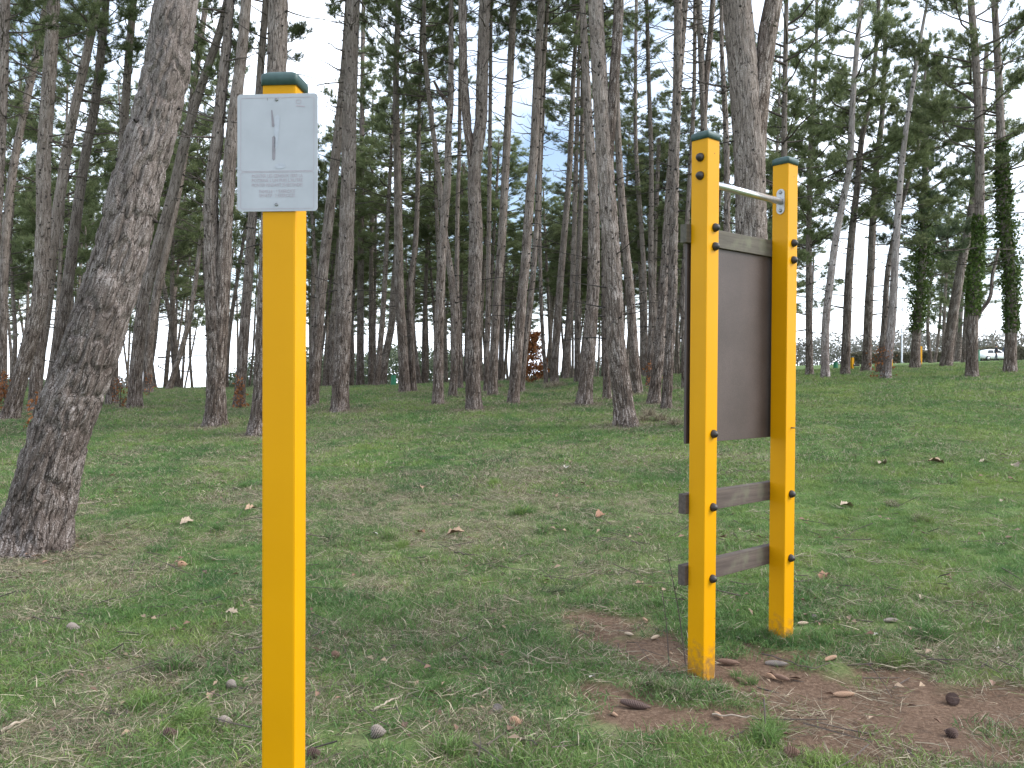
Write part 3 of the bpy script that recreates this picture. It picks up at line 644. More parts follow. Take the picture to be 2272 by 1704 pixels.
pine('dim short pine standing behind the curved pine on the right', [(2125, 798), (2128, 720), (2133, 640), (2136, 520)], 15, 9, 'dense', cb=2.6, top=9, group=GO)
pine('pine with a green ivy sleeve, second from the right edge', [(2156, 838), (2158, 720), (2163, 600), (2171, 520), (2174, 388), (2168, 181), (2154, 0)], 25, 14, 'open', stems=[([(2162, 705), (2178, 688), (2197, 658), (2202, 612), (2214, 560)], 9, 6, 1)], cb=5.5, top=14, group=GO, ivy=(1.7, 4.4, 2600, 0.045))
pine('ivy covered pine nearest to the right edge', [(2241, 827), (2244, 672), (2241, 600), (2232, 520), (2224, 376), (2216, 181), (2206, 0)], 25, 13, 'open', cb=5.2, top=14, group=GO, ivy=(1.2, 6.8, 4500, 0.10))

# ---- the far stand behind: one could count these but not tell them apart
CLEAR = (805, 873, 1187, 1854, 1890, 1976, 2041, 2001, 2169, 2204, 2215, 2230)
ZONES = [(-200, 150, 'left of the big leaning trunk'), (150, 330, 'just right of the big leaning trunk'), (330, 470, 'left of the twin stemmed pine'), (470, 640, 'just left of the sign post'),
    (640, 780, 'just right of the sign post'), (780, 870, 'left of the left green bin'), (870, 970, 'right of the left green bin'), (970, 1050, 'just left of the forked centre pine'),
    (1050, 1140, 'just right of the forked centre pine'), (1140, 1250, 'around the orange beech sapling'), (1250, 1360, 'behind the dark trunk and the streaked forked pine'),
    (1360, 1440, 'right of the streaked forked pine'), (1440, 1535, 'behind the two close trunks beside the frame'), (1535, 1790, 'behind the yellow exercise frame'),
    (1790, 1900, 'behind the right green bin'), (1900, 2040, 'left of the tall far yellow post'), (2040, 2400, 'right of the tall far yellow post')]
def fill(n, x0, x1, y0, y1, kinds, cbr, topr, label, grp, dia=(0.16, 0.30), lean=0.045, mind=1.3, seed=1):
    rs = random.Random(seed); done = 0; tries = 0
    while done < n and tries < 4000:
        tries += 1
        Y = rs.uniform(y0, y1); px = rs.uniform(x0, x1)
        X = (px - PW / 2) / FPX * Y
        if any(abs(px - q) < 16 for q in CLEAR): continue
        if any((X - a) ** 2 + (Y - b) ** 2 < mind ** 2 for a, b, _ in TREE_BASES): continue
        H = rs.uniform(*topr); D = rs.uniform(*dia)
        zb = hz(X, Y)
        def pix(x, y, z):
            v = cam_rot.transposed() @ (Vector((x, y, z)) - CAM); return (PW / 2 + FPX * v.x / -v.z, PH / 2 - FPX * v.y / -v.z)
        l = rs.gauss(0.03, lean); bow = rs.gauss(0, 0.15)
        pts = [pix(X, Y, zb), pix(X + l * 3 + bow, Y, zb + 3), pix(X + l * 7 + bow * 0.5, Y, zb + 7), pix(X + l * 10, Y, zb + 10)]
        wpx = D * FPX / Y
        zone = [z_ for a_, b_, z_ in ZONES if a_ <= px < b_][0]
        pine(label + ' ' + zone, pts, wpx, wpx * 0.55, rs.choice(kinds), cb=rs.uniform(*cbr), top=H, group=grp, Y=Y, cscale=1.2)
        done += 1
FG = 'distant background pines'
fill(46, -40, 560, 34, 82, ['forest'], (5.0, 7.5), (13, 16), 'distant slender pine of the background stand', FG, lean=0.08, seed=1)
fill(58, 690, 1110, 34, 85, ['forest'], (5.0, 7.0), (10.5, 13), 'distant slender pine of the background stand', FG, seed=2)
fill(56, 1110, 1530, 34, 85, ['forest'], (4.8, 7.0), (10.5, 13), 'distant slender pine of the background stand', FG, seed=3)
fill(9, 1540, 1780, 32, 65, ['forest', 'open'], (4.6, 7), (12, 15), 'distant pine of the background stand', FG, seed=4)
fill(6, 1790, 2160, 42, 80, ['dense', 'open'], (2.4, 5), (9, 13), 'distant dark low branched pine', FG, seed=5)

build_ground()

# ------------------------------------------------------------------ sign post
PWD = 0.0885
def square_post(name, h, parent, loc=(0, 0, 0), below=0.25):
    bm = bmesh.new(); box_bm(bm, PWD, PWD, h + below, (0, 0, (h - below) / 2), 0.006, 2)
    o = bm_obj(name, bm, M['yellow'], parent, loc)
    # cap: skirt with domed top
    V, F = [], []; rings = [(PWD / 2 + .0045, h - .016), (PWD / 2 + .0050, h + .006), (PWD / 2 + .0035, h + .013), (PWD / 2 - .006, h + .020), (PWD / 2 - .022, h + .026), (.012, h + .029)]
    cr_ = [.010, .010, .010, .012, .012, .006]; nq = 6
    for (hw, z), r_ in zip(rings, cr_):
        for q, (sx, sy) in enumerate(((1, 1), (-1, 1), (-1, -1), (1, -1))):
            for k in range(nq):
                a = q * math.pi / 2 + k / (nq - 1) * math.pi / 2
                V.append((sx * (hw - r_) + r_ * math.cos(a), sy * (hw - r_) + r_ * math.sin(a), z))
    n = nq * 4
    for i in range(len(rings) - 1):
        for k in range(n): F.append((i * n + k, i * n + (k + 1) % n, (i + 1) * n + (k + 1) % n, (i + 1) * n + k))
    F.append(tuple(range((len(rings) - 1) * n, len(rings) * n))); F.append(tuple(range(n))[::-1])
    me = bpy.data.meshes.new('cap'); me.from_pydata(V, [], F); me.materials.append(M['green_cap'])
    for p in me.polygons: p.use_smooth = len(p.vertices) == 4
    link('cap', me, o)
    return o
def sheet(name, w_, h_, t, r_, mat, parent, loc, rot=None):
    V = []; nq = 6
    for y in (0, t):
        for q, (sx, sz) in enumerate(((1, 1), (-1, 1), (-1, -1), (1, -1))):
            for k in range(nq):
                a = q * math.pi / 2 + k / (nq - 1) * math.pi / 2
                V.append((sx * (w_ / 2 - r_) + r_ * math.cos(a), y, sz * (h_ / 2 - r_) + r_ * math.sin(a)))
    n = nq * 4
    F = [tuple(range(n)), tuple(range(n, 2 * n))[::-1]] + [(k, k + n, (k + 1) % n + n, (k + 1) % n) for k in range(n)]
    me = bpy.data.meshes.new(name); me.from_pydata(V, [], F); me.materials.append(mat); me.update()
    bm = bmesh.new(); bm.from_mesh(me); bmesh.ops.recalc_face_normals(bm, faces=bm.faces); bm.to_mesh(me); bm.free()
    return link(name, me, parent, loc, rot)
def border(name, w_, h_, t, r_, lw, mat, parent, loc):
    V = []; nq = 6
    for ins in (0, lw):
        for q, (sx, sz) in enumerate(((1, 1), (-1, 1), (-1, -1), (1, -1))):
            for k in range(nq):
                a = q * math.pi / 2 + k / (nq - 1) * math.pi / 2
                rr = max(r_ - ins, .0004)
                V.append((sx * (w_ / 2 - r_) + rr * math.cos(a), 0, sz * (h_ / 2 - r_) + rr * math.sin(a)))
    n = nq * 4
    F = [(k, (k + 1) % n, (k + 1) % n + n, k + n) for k in range(n)]
    me = bpy.data.meshes.new(name); me.from_pydata(V, [], F); me.materials.append(mat)
    return link(name, me, parent, loc)
def text(body, size, mat, parent, loc, align='CENTER', name='printed_line', sx=1.0):
    cu = bpy.data.curves.new('t', 'FONT'); cu.body = body; cu.size = size; cu.align_x = align; cu.align_y = 'CENTER'; cu.resolution_u = 2
    o = bpy.data.objects.new('t', cu); C.objects.link(o)
    bpy.context.view_layer.update()
    me = bpy.data.meshes.new_from_object(o.evaluated_get(bpy.context.evaluated_depsgraph_get()))
    bpy.data.objects.remove(o); me.materials.clear(); me.materials.append(mat); me.name = name
    r = link(name, me, parent, loc, (R(90), 0, 0)); r.scale = (sx, 1, 1)
    return r
DS = 2.16
pf = at(621, 900, DS)                 # centre of the front face
ang = R(-4.5)
sx_, sy_ = pf.x, DS + PWD / 2
sz_ = hz(sx_, sy_)
top_z = at(618, 175, DS).z
sign = empty('sign_post', (sx_, sy_, sz_), 'yellow square sign post with green cap and faded grey plaque in the foreground', 'sign post', rz=ang)
post = square_post('post', top_z - sz_, sign)
pl_t, pl_b = at(618, 207, DS - .008).z, at(618, 468, DS - .008).z
plq = sheet('plaque', 0.2115, pl_t - pl_b, 0.0022, 0.009, M['plaque'], sign, (at(619.5, 300, DS).x - sx_, -PWD / 2 - .0045, (pl_t + pl_b) / 2 - sz_))
hp = pl_t - pl_b; fz = -.0006
border('border_line', 0.194, hp * 0.628, 0, .006, .0011, M['print'], plq, (0, fz, hp * 0.155))
border('border_line', 0.194, hp * 0.315, 0, .006, .0011, M['print'], plq, (0, fz, -hp * 0.323))
zt = -hp / 2
for i, (tx, yy, sz__) in enumerate((('MONTER LES GENOUX VERS LA', .300, .0125), ('POITRINE L\'UN PUIS L\'AUTRE', .262, .0125), ('MONTER PENDANT 30 SECONDES', .222, .0125), ('FAMILLE : 1 EXERCICE', .168, .0118), ('SPORTIF : 2 EXERCICES', .132, .0118))):
    o = text(tx, sz__, M['print'], plq, (0, fz - .0001, zt + hp * yy))
    wdt = max(v.co.x for v in o.data.vertices) - min(v.co.x for v in o.data.vertices)
    o.scale = ((0.134 if i < 3 else 0.094) / wdt, 1.0, 1)
def streak(name, x0, z0, x1, z1, wa, wb, mat, parent):
    d = Vector((x1 - x0, 0, z1 - z0)).normalized(); s = Vector((d.z, 0, -d.x))
    V = [Vector((x0, fz, z0)) - s * wa, Vector((x0, fz, z0)) + s * wa, Vector((x1, fz, z1)) + s * wb, Vector((x1, fz, z1)) - s * wb, Vector((x1, fz, z1)) + d * wb, Vector((x0, fz, z0)) - d * wa]
    me = bpy.data.meshes.new(name); me.from_pydata(V, [], [(5, 1, 2, 4, 3, 0)]); me.materials.append(mat); return link(name, me, parent)
streak('faded_figure', -.0145, hp * .358, -.0105, hp * .225, .0018, .0036, M['print_grey'], plq)
streak('faded_figure', -.0090, hp * .130, -.0092, hp * -.055, .0044, .0042, M['print_grey'], plq)
streak('faded_figure', .0005, hp * .30, -.004, hp * .05, .007, .005, M['print_light'], plq)
lathe('faded_spot', [(.001, 0), (.013, 0.0001)], M['print_light'], 20, plq, (.008, fz, hp * -.115), (R(90), 0, 0)).scale = (1.1, .55, 1)
border('faded_emblem', .014, .010, 0, .0045, .0012, M['print'], plq, (.056, fz, hp * .43))
streak('faded_emblem', .050, hp * .395, .072, hp * .388, .0012, .0012, M['print'], plq)
for zz_ in (hp * .45, -hp * .443): lathe('screw', [(.0044, 0), (.0042, .0014), (.0028, .0026), (.0014, .0018)], M['screw'], 14, plq, (-.002, -.0002, zz_), (R(90), 0, 0))
streak('mark', -.026, hp * .467, -.026, hp * .445, .0008, .0008, M['print_grey'], plq)

# ------------------------------------------------------------------ exercise frame
D1 = 3.76
pA = at(1563, 900, D1)
u_ = Vector((0.755, 0.656, 0)).normalized(); n_ = Vector((0.656, -0.755, 0)).normalized()
A0 = Vector((pA.x, D1 + 0.02, 0))
lenU = 0.665
B0 = A0 + u_ * lenU
A0.z = hz(A0.x, A0.y); B0.z = hz(B0.x, B0.y)
fr = empty('fitness_station', A0, 'yellow two post exercise frame with steel bar, brown panel and two wooden rungs', 'exercise frame', rz=math.atan2(u_.y, u_.x))
# local axes: X along the bar, -Y towards the front, Z up
def zrel(py, Y): return at(1563, py, Y).z - A0.z
ztop = zrel(303, D1)
pa = square_post('post', ztop, fr, (0, 0, 0), 0.3)
pb = square_post('post', ztop - (B0.z - A0.z) * 0, fr, (lenU, 0, 0), 0.3)
def dome(parent, loc, rot, r_=.0195, l=.024, mat='bolt'):
    return lathe('bolt_cap', [(r_, 0), (r_, .005), (r_ * .93, .010), (r_ * .72, .018), (r_ * .38, .024), (r_ * .1, .0255)], M[mat], 14, parent, loc, rot)
hf = PWD / 2
Yc = D1
zb_ = zrel(395, D1 - .02)            # height of the bar
# bar between inner faces
barL = lenU - PWD
bar = lathe('pull_up_bar', [(.0165, 0), (.0165, barL - .002)], M['steel'], 20, fr, (hf + .001, -.004, zb_ - .012), (0, R(90), 0))
for sgn, x in ((1, hf), (-1, lenU - hf)):
    f = sheet('flange', .044, .125, .005, .0215, M['alu'], bar, (0, 0, 0))
    f.parent = fr; f.name = 'flange'; f.location = (x + (.0001 if sgn > 0 else -.0001), -.004, zb_ - .012)
    f.rotation_euler = (0, 0, R(90) if sgn < 0 else R(-90))
    for dz in (-.045, .045):
        lathe('screw', [(.0095, 0), (.0095, .003), (.006, .006)], M['screw'], 6, f, (0, .005 if True else 0, dz), (R(-90), 0, 0))
# bolts on the outer end face of the near post (for the bar) and on the front faces
for py in (347, 388): dome(pa, (-hf, -.006, zrel(py, D1 - .03)), (0, R(-90), 0))
for py in (504, 546): dome(pa, (.013, -hf, zrel(py, D1 - .015)), (R(90), 0, 0)); dome(pb, (.006, -hf, zrel(py, D1 - .015)), (R(90), 0, 0))
for py in (963, 1126, 1285): dome(pa, (.013, -hf, zrel(py, D1 - .015)), (R(90), 0, 0))
for py in (1126, 1285): dome(pb, (.006, -hf, zrel(py, D1 - .015)), (R(90), 0, 0))
dome(pb, (.004, -hf, zrel(962, D1 - .015)), (R(90), 0, 0), .004, mat='screw')
# boards on the back of the posts
def board(name, x0, x1, z0, z1, t, mat, y0=hf, bev=.004):
    bm = bmesh.new(); box_bm(bm, x1 - x0, t, z1 - z0, ((0, 0, 0)), bev, 2)
    return bm_obj(name, bm, M[mat], fr, ((x0 + x1) / 2, y0 + t / 2 + .0005, (z0 + z1) / 2))
ov = 0.062
board('panel', -ov + .012, lenU + .03, zrel(984, D1 + .06), zrel(538, D1), .012, 'panel', hf + .014, .0015)
board('rail', -ov - .014, lenU + .035, zrel(537, D1 - .0), zrel(496, D1 - .0), .034, 'rail', hf, .003)
board('rung', -ov - .005, lenU + .03, zrel(1143, D1 + .0), zrel(1098, D1 + .0), .040, 'rung', hf, .005)
board('rung', -ov - .005, lenU + .03, zrel(1302, D1 + .0), zrel(1257, D1 + .0), .040, 'rung', hf, .005)


# ------------------------------------------------------------------ grass (stuff): clumps set out on points
def grass_material():
    m, ns, ls = new_mat('grass_blades')
    o = nd(ns, 'ShaderNodeOutputMaterial'); p = nd(ns, 'ShaderNodeBsdfPrincipled'); tr = nd(ns, 'ShaderNodeBsdfTranslucent'); mxs = nd(ns, 'ShaderNodeMixShader')
    bl = nd(ns, 'ShaderNodeAttribute', attribute_name='bl'); dr = nd(ns, 'ShaderNodeAttribute', attribute_name='dry', attribute_type='INSTANCER')
    hu = nd(ns, 'ShaderNodeAttribute', attribute_name='hue', attribute_type='INSTANCER')
    g = nd(ns, 'ShaderNodeNewGeometry')
    ga = ramp(ns, [(0, (0.055, 0.125, 0.042)), (0.5, (0.108, 0.195, 0.056)), (1, (0.205, 0.275, 0.072))]); ls.new(hu.outputs['Fac'], ga.inputs['Fac'])
    sa = ramp(ns, [(0, (0.12, 0.095, 0.066)), (0.5, (0.225, 0.188, 0.132)), (1, (0.42, 0.365, 0.265))]); ls.new(g.outputs['Random Per Island'], sa.inputs['Fac'])
    th = nd(ns, 'ShaderNodeMath', operation='LESS_THAN'); ls.new(bl.outputs['Fac'], th.inputs[0]); ls.new(dr.outputs['Fac'], th.inputs[1])
    c = mixc(ns, ls, th.outputs[0], ga.outputs['Color'], sa.outputs['Color'])
    va = ramp(ns, [(0, (0.75, 0.75, 0.75)), (1, (1.3, 1.3, 1.3))]); ls.new(g.outputs['Random Per Island'], va.inputs['Fac'])
    c = mixc(ns, ls, 1.0, c, va.outputs['Color'], 'MULTIPLY')
    ls.new(c, p.inputs['Base Color']); ls.new(c, tr.inputs['Color']); p.inputs['Roughness'].default_value = 0.55; p.inputs['Specular IOR Level'].default_value = 0.3
    mxs.inputs['Fac'].default_value = 0.3
    ls.new(p.outputs['BSDF'], mxs.inputs[1]); ls.new(tr.outputs['BSDF'], mxs.inputs[2]); ls.new(mxs.outputs['Shader'], o.inputs['Surface'])
    return m
M['grass'] = grass_material()
M['needle_litter'] = simple('fallen_needles', (0.17, 0.105, 0.065), 0.8, var=0.4, scale=5)
def clump(seed, n, rad, L, tilt, wdt, droop=0.5, straight=False, mat='grass'):
    rs = np.random.default_rng(seed)
    rr = rad * np.sqrt(rs.random(n)); a = rs.uniform(0, 6.28, n)
    b = np.stack([rr * np.cos(a), rr * np.sin(a), np.full(n, -0.004)], 1)
    az = rs.uniform(0, 6.28, n); ti = np.radians(rs.uniform(tilt[0], tilt[1], n)); ln = rs.uniform(L[0], L[1], n)
    d1 = np.stack([np.cos(az) * np.sin(ti), np.sin(az) * np.sin(ti), np.cos(ti)], 1)
    ti2 = np.minimum(ti + droop * rs.uniform(0.3, 1.2, n), R(100)) if not straight else ti
    d2 = np.stack([np.cos(az) * np.sin(ti2), np.sin(az) * np.sin(ti2), np.cos(ti2)], 1)
    s = np.cross(d1, rs.normal(size=(n, 3))); s /= np.linalg.norm(s, axis=1)[:, None]
    w_ = (wdt * rs.uniform(0.7, 1.3, n))[:, None]
    m1 = b + d1 * (ln * 0.5)[:, None]; e = m1 + d2 * (ln * 0.5)[:, None]
    e[:, 2] = np.maximum(e[:, 2], 0.002)
    V = np.stack([b - s * w_ * .5, b + s * w_ * .5, m1 + s * w_ * .45, m1 - s * w_ * .45, e], 1).reshape(-1, 3)
    i = np.arange(n)[:, None] * 5
    T = np.concatenate([i + [[0, 1, 2]], i + [[0, 2, 3]], i + [[3, 2, 4]]])
    me = mesh_fast('clump', V, T, [M[mat]])
    at_ = me.attributes.new('bl', 'FLOAT', 'POINT'); at_.data.foreach_set('value', np.repeat(rs.random(n), 5).astype(np.float32))
    return me
def litter(seed, n, rad, leafs):
    rs = np.random.default_rng(seed); A = Acc()
    for q in range(n):
        c = np.array([rs.uniform(-rad, rad), rs.uniform(-rad, rad), rs.uniform(.008, .022)]); a = rs.uniform(0, 6.28); d = np.array([math.cos(a), math.sin(a), rs.normal(0, .2)]); t = np.cross(d, [rs.normal(0, .3), rs.normal(0, .3), 1])
        if q < leafs:
            L = rs.uniform(.012, .028); w_ = L * rs.uniform(.3, .6)
            A.add(np.array([c - d * L, c + t * w_ + [0, 0, .006], c + d * L, c - t * w_ + [0, 0, .008]]), np.array([[0, 1, 2], [0, 2, 3]]), int(rs.random() < .35))
        else:
            L = rs.uniform(.04, .12); P = np.array([c - d * L, c + t * rs.normal(0, .012), c + d * L]); v, T = tube_arrays(P, [.0028, .0022, .0014], 4); A.add(v, T, 2)
    return A.mesh('litter', [M['litter_tan'], M['litter_brown'], M['twig']])
M['litter_tan'] = simple('litter_tan', (.25, .18, .12), .8, var=.4, scale=6); M['litter_brown'] = simple('litter_brown', (.13, .075, .05), .8, var=.4, scale=6)
gcol = bpy.data.collections.new('grass_clumps')
def src(me, k):
    o = bpy.data.objects.new('clump_%02d' % k, me); gcol.objects.link(o)
k = 0
for q in range(4): src(clump(q, 80, .10, (.025, .060), (15, 75), .0028), k); k += 1           # 0-3 short turf
for q in range(3): src(clump(10 + q, 60, .07, (.05, .10), (5, 60), .0030, .8), k); k += 1      # 4-6 taller tufts
for q in range(3): src(clump(20 + q, 46, .13, (.05, .13), (68, 92), .0022, .15), k); k += 1     # 7-9 flat thatch
for q in range(2): src(clump(30 + q, 26, .14, (.05, .11), (80, 92), .0013, .05, True, 'needle_litter'), k); k += 1   # 10-11 fallen needles
for q in range(2): src(clump(40 + q, 90, .16, (.03, .07), (15, 75), .0055, .7), k); k += 1       # 12-13 coarse turf for the distance
for q in range(2): src(clump(50 + q, 40, .22, (.05, .11), (60, 90), .0045, .3), k); k += 1       # 14-15 coarse thatch for the distance
for q in range(2): src(clump(60 + q, 110, .05, (.08, .17), (5, 65), .0034, .9), k); k += 1      # 16-17 big tufts

for q in range(4): src(litter(70 + q, 7, .22, 5 if q % 2 else 3), k); k += 1                  # 18-21 leaf crumbs and twig bits

def scatter(y0, y1, dens, side=0.74, r_=rng):
    n = int(side * (y1 ** 2 - y0 ** 2) * dens)
    y = np.sqrt(r_.uniform(y0 ** 2, y1 ** 2, n)); x = r_.uniform(-1, 1, n) * side * y
    return x, y
pts, rots, scl, idx, dry_, hue_ = [], [], [], [], [], []
def put(x, y, ids, s0, s1, dry, dz=0.0):
    n = len(x)
    if not n: return
    z = hgt(x, y) - 0.022 * dirt_mask(x, y) + dz
    pts.append(np.stack([x, y, z], 1)); rots.append(np.stack([rng.normal(0, .12, n), rng.normal(0, .12, n), rng.uniform(0, 6.28, n)], 1))
    scl.append(rng.uniform(s0, s1, n)); idx.append(rng.choice(ids, n)); dry_.append(dry)
    lush = sstep(0.05, 0.45, x / np.maximum(y, 1))
    hue_.append(np.clip(0.50 + 0.9 * (fbm(x * 1.1, y * 1.1, 0, 71) - 0.5) + 0.7 * (fbm(x * 4.3, y * 4.3, 0, 73) - 0.5) + 0.12 * lush + rng.normal(0, .14, n), 0, 1))
CONE_W = [ground(*q) for q in ((1396, 1405), (1455, 1409), (1431, 1373), (1616, 1466), (1647, 1507), (1723, 1470), (1711, 1496), (1735, 1500), (1410, 1562), (1362, 1579), (1594, 1580), (1873, 1537), (1843, 1466), (1782, 1388), (1977, 1382), (2115, 1548), (2109, 1622), (840, 1634))]
def keep(x, y, prob):
    for q in CONE_W: prob = np.where(np.hypot(x - q.x, y - q.y + .05) < .13, prob * .12, prob)
    k_ = rng.random(len(x)) < prob; return x[k_], y[k_]
for (y0, y1, dens, kind) in ((2.0, 5.2, 250, 0), (4.4, 10.5, 140, 0), (8.5, 20, 66, 1), (16, 45, 22, 2)):
    x, y = scatter(y0, y1, dens); d = dirt_mask(x, y); dr = dry_mask(x, y)
    thick = 0.62 + 0.9 * (fbm(x * 2.3, y * 2.3, 0, 81) - 0.45)
    xx, yy = keep(x, y, np.clip((1 - 0.97 * d) * (1 - 0.55 * dr) * (thick + 0.35), 0.02, 1))
    dd = np.clip(dry_mask(xx, yy) * 0.9 + 0.10, 0, .92)
    ids, s0, s1 = ([0, 1, 2, 3], .7, 1.15) if kind == 0 else (([0, 1, 2, 3, 12, 13], .9, 1.35) if kind == 1 else ([12, 13], 1.0, 1.7))
    put(xx, yy, ids, s0, s1, dd)
    x, y = scatter(y0, y1, dens * 0.22)
    xx, yy = keep(x, y, np.clip((1 - 1.1 * dirt_mask(x, y)) * (1 - .6 * dry_mask(x, y)) * sstep(.45, .62, fbm(x * 1.7, y * 1.7, 0, 91)), 0, 1))
    put(xx, yy, [4, 5, 6] if kind < 2 else [12, 13], .6, 1.05, np.clip(dry_mask(xx, yy) * .6, 0, .7))
    x, y = scatter(y0, y1, dens * 0.75)
    xx, yy = keep(x, y, np.clip((0.12 + 0.88 * dry_mask(x, y) - .05 * dirt_mask(x, y)) * (.6 + .6 * fbm(x * 4, y * 4, 0, 95)), 0, 1))
    put(xx, yy, [7, 8, 9] if kind < 1 else [7, 8, 9, 14] if kind == 1 else [14, 15], .6, 1.2, np.full(len(xx), .93), .004)
x, y = scatter(2.0, 7, 60); xx, yy = keep(x, y, np.clip(.18 + .8 * dirt_mask(x, y) + .3 * dry_mask(x, y), 0, 1)); put(xx, yy, [10, 11], .6, 1.1, np.ones(len(xx)), .004)
for y0, y1, dn_ in ((2.0, 7, 5.0), (7, 18, 1.6)):
    x, y = scatter(y0, y1, dn_); put(x, y, [18, 19, 20, 21], .7, 1.3, np.zeros(len(x)), .006)
# the single tufts one notices
TF = [(1100, 1078, 1.0, .0), (1160, 1142, 1.1, .05), (735, 1198, 1.0, .3), (870, 1195, .9, .3), (1200, 1180, .9, .2), (890, 1215, .6, .1), (390, 1490, 1.0, .35), (360, 1475, .9, .3), (490, 1180, .9, .1),
      (1480, 1530, .6, .45), (1510, 1538, .6, .4), (1545, 1540, .55, .4), (1455, 1515, .55, .5), (1590, 1530, .5, .3), (1645, 1500, .5, .2), (2050, 1160, 1.0, .45), (1980, 1095, .8, .0),
      (1985, 1125, .8, .6), (2060, 1410, .9, .1), (2000, 1460, .8, .15), (1700, 1420, .8, .2), (1745, 1425, .7, .1), (1440, 925, 2.0, .95), (1470, 935, 2.0, .95), (1425, 935, 1.6, .95), (1500, 945, 1.8, .95), (1230, 860, 2.2, .9), (1245, 858, 2.2, .9), (1215, 862, 2, .9), (1110, 862, 2.2, .9),
      (500, 1050, .8, .0), (540, 1085, .8, .0), (1700, 1600, .7, .05), (1690, 1640, .8, .05), (1010, 1670, .8, .2), (320, 1560, .7, .0), (430, 1600, .7, .0), (950, 1540, .6, .1)]
for px, py, s_, dr in TF:
    g = ground(px, py); j = rng.normal(0, .03, (3, 2))
    put(g.x + j[:, 0], g.y + j[:, 1], [16, 17], s_ * .8, s_, np.full(3, dr))
Pn = np.concatenate(pts)
gm = bpy.data.meshes.new('grass'); gm.vertices.add(len(Pn)); gm.vertices.foreach_set('co', Pn.astype(np.float32).ravel())
for nm, ty, v, key in (('rot', 'FLOAT_VECTOR', np.concatenate(rots), 'vector'), ('scl', 'FLOAT', np.concatenate(scl), 'value'), ('dry', 'FLOAT', np.concatenate(dry_), 'value'), ('hue', 'FLOAT', np.concatenate(hue_), 'value')):
    a = gm.attributes.new(nm, ty, 'POINT'); a.data.foreach_set(key, v.astype(np.float32).ravel())
a = gm.attributes.new('idx', 'INT', 'POINT'); a.data.foreach_set('value', np.concatenate(idx).astype(np.int32))
gm.update()
go = tag(link('grass', gm), 'short winter grass and straw covering the park ground', 'grass', kind='stuff')
ng = bpy.data.node_groups.new('set_out_grass', 'GeometryNodeTree')
ng.interface.new_socket('Geometry', in_out='INPUT', socket_type='NodeSocketGeometry'); ng.interface.new_socket('Geometry', in_out='OUTPUT', socket_type='NodeSocketGeometry')
gi = ng.nodes.new('NodeGroupInput'); gout = ng.nodes.new('NodeGroupOutput'); ip = ng.nodes.new('GeometryNodeInstanceOnPoints'); ci = ng.nodes.new('GeometryNodeCollectionInfo')
ci.inputs['Collection'].default_value = gcol; ci.inputs['Separate Children'].default_value = True; ci.inputs['Reset Children'].default_value = True
def named(nm, ty):
    q = ng.nodes.new('GeometryNodeInputNamedAttribute'); q.data_type = ty; q.inputs['Name'].default_value = nm; return q.outputs['Attribute']
ng.links.new(gi.outputs[0], ip.inputs['Points']); ng.links.new(ci.outputs[0], ip.inputs['Instance']); ip.inputs['Pick Instance'].default_value = True
ng.links.new(named('idx', 'INT'), ip.inputs['Instance Index']); ng.links.new(named('rot', 'FLOAT_VECTOR'), ip.inputs['Rotation']); ng.links.new(named('scl', 'FLOAT'), ip.inputs['Scale'])
ng.links.new(ip.outputs['Instances'], gout.inputs[0])
go.modifiers.new('grass', 'NODES').node_group = ng
print('grass clumps', len(Pn), 'trees', TREE_N[0])

# ------------------------------------------------------------------ cones, leaves and twigs lying on the grass
def cone_mesh(L, r_, nr, na, amp, seed, mat, shape):
    V = []; F = []
    for i in range(nr + 1):
        t = i / nr
        for k in range(na):
            a = 2 * math.pi * k / na
            ph = (k * 2.0 / na * 4 + (i % 2)) * math.pi
            sc = 1 + amp * (0.5 + 0.5 * math.cos(k * math.pi * (na // 2) * 2 / na + (i % 2) * math.pi)) * (1 if i % 2 else 1)
            rr = r_ * shape(t) * sc
            V.append(((t - .5) * L - amp * .25 * r_ * (sc - 1), rr * math.cos(a), rr * math.sin(a)))
    for i in range(nr):
        for k in range(na): F.append((i * na + k, i * na + (k + 1) % na, (i + 1) * na + (k + 1) % na, (i + 1) * na + k))
    F.append(tuple(range(na))[::-1]); F.append(tuple(nr * na + k for k in range(na)))
    me = bpy.data.meshes.new('cone'); me.from_pydata(V, [], F); me.materials.append(mat); me.update()
    return me
sp_shape = lambda t: max(0.16, math.sin(math.pi * min(1, (t * .96 + .06))) ** 0.55)
pn_shape = lambda t: max(0.12, math.sin(math.pi * min(1, t * .9 + .1)) ** 0.7 * (1.15 - .5 * t))
CM = {}
for nm, col in (('tan', (0.36, 0.225, 0.145)), ('pale', (0.46, 0.36, 0.26)), ('dark', (0.095, 0.058, 0.047)), ('grey', (0.23, 0.195, 0.17)), ('brown', (0.19, 0.115, 0.080))):
    mt = simple('cone_' + nm, col, 0.75, var=0.45, scale=70, bump=0.4)
    CM[nm] = (cone_mesh(1, .118, 26, 12, .16, 1, mt, sp_shape), cone_mesh(1, .36, 14, 14, .42, 2, mt, pn_shape))
CG = 'fallen cones on the ground'
def put_cone(px, py, lenpx, ang, col, label, kind=0, name='spruce_cone'):
    g = ground(px, py); L = max(lenpx * g.y / FPX, .045) * (1.1 if kind == 0 else 1)
    o = link(name, CM[col][kind]); o.scale = (L, L, L)
    rad = L * (.118 if kind == 0 else .36)
    o.location = g + Vector((0, 0, rad * .85 + (.006 if kind == 0 else .0) - .022 * float(dirt_mask(np.array([g.x]), np.array([g.y]))[0])))
    o.rotation_euler = (random.uniform(0, 6), random.uniform(-.08, .08), ang)
    tag(o, label, 'cone', CG)
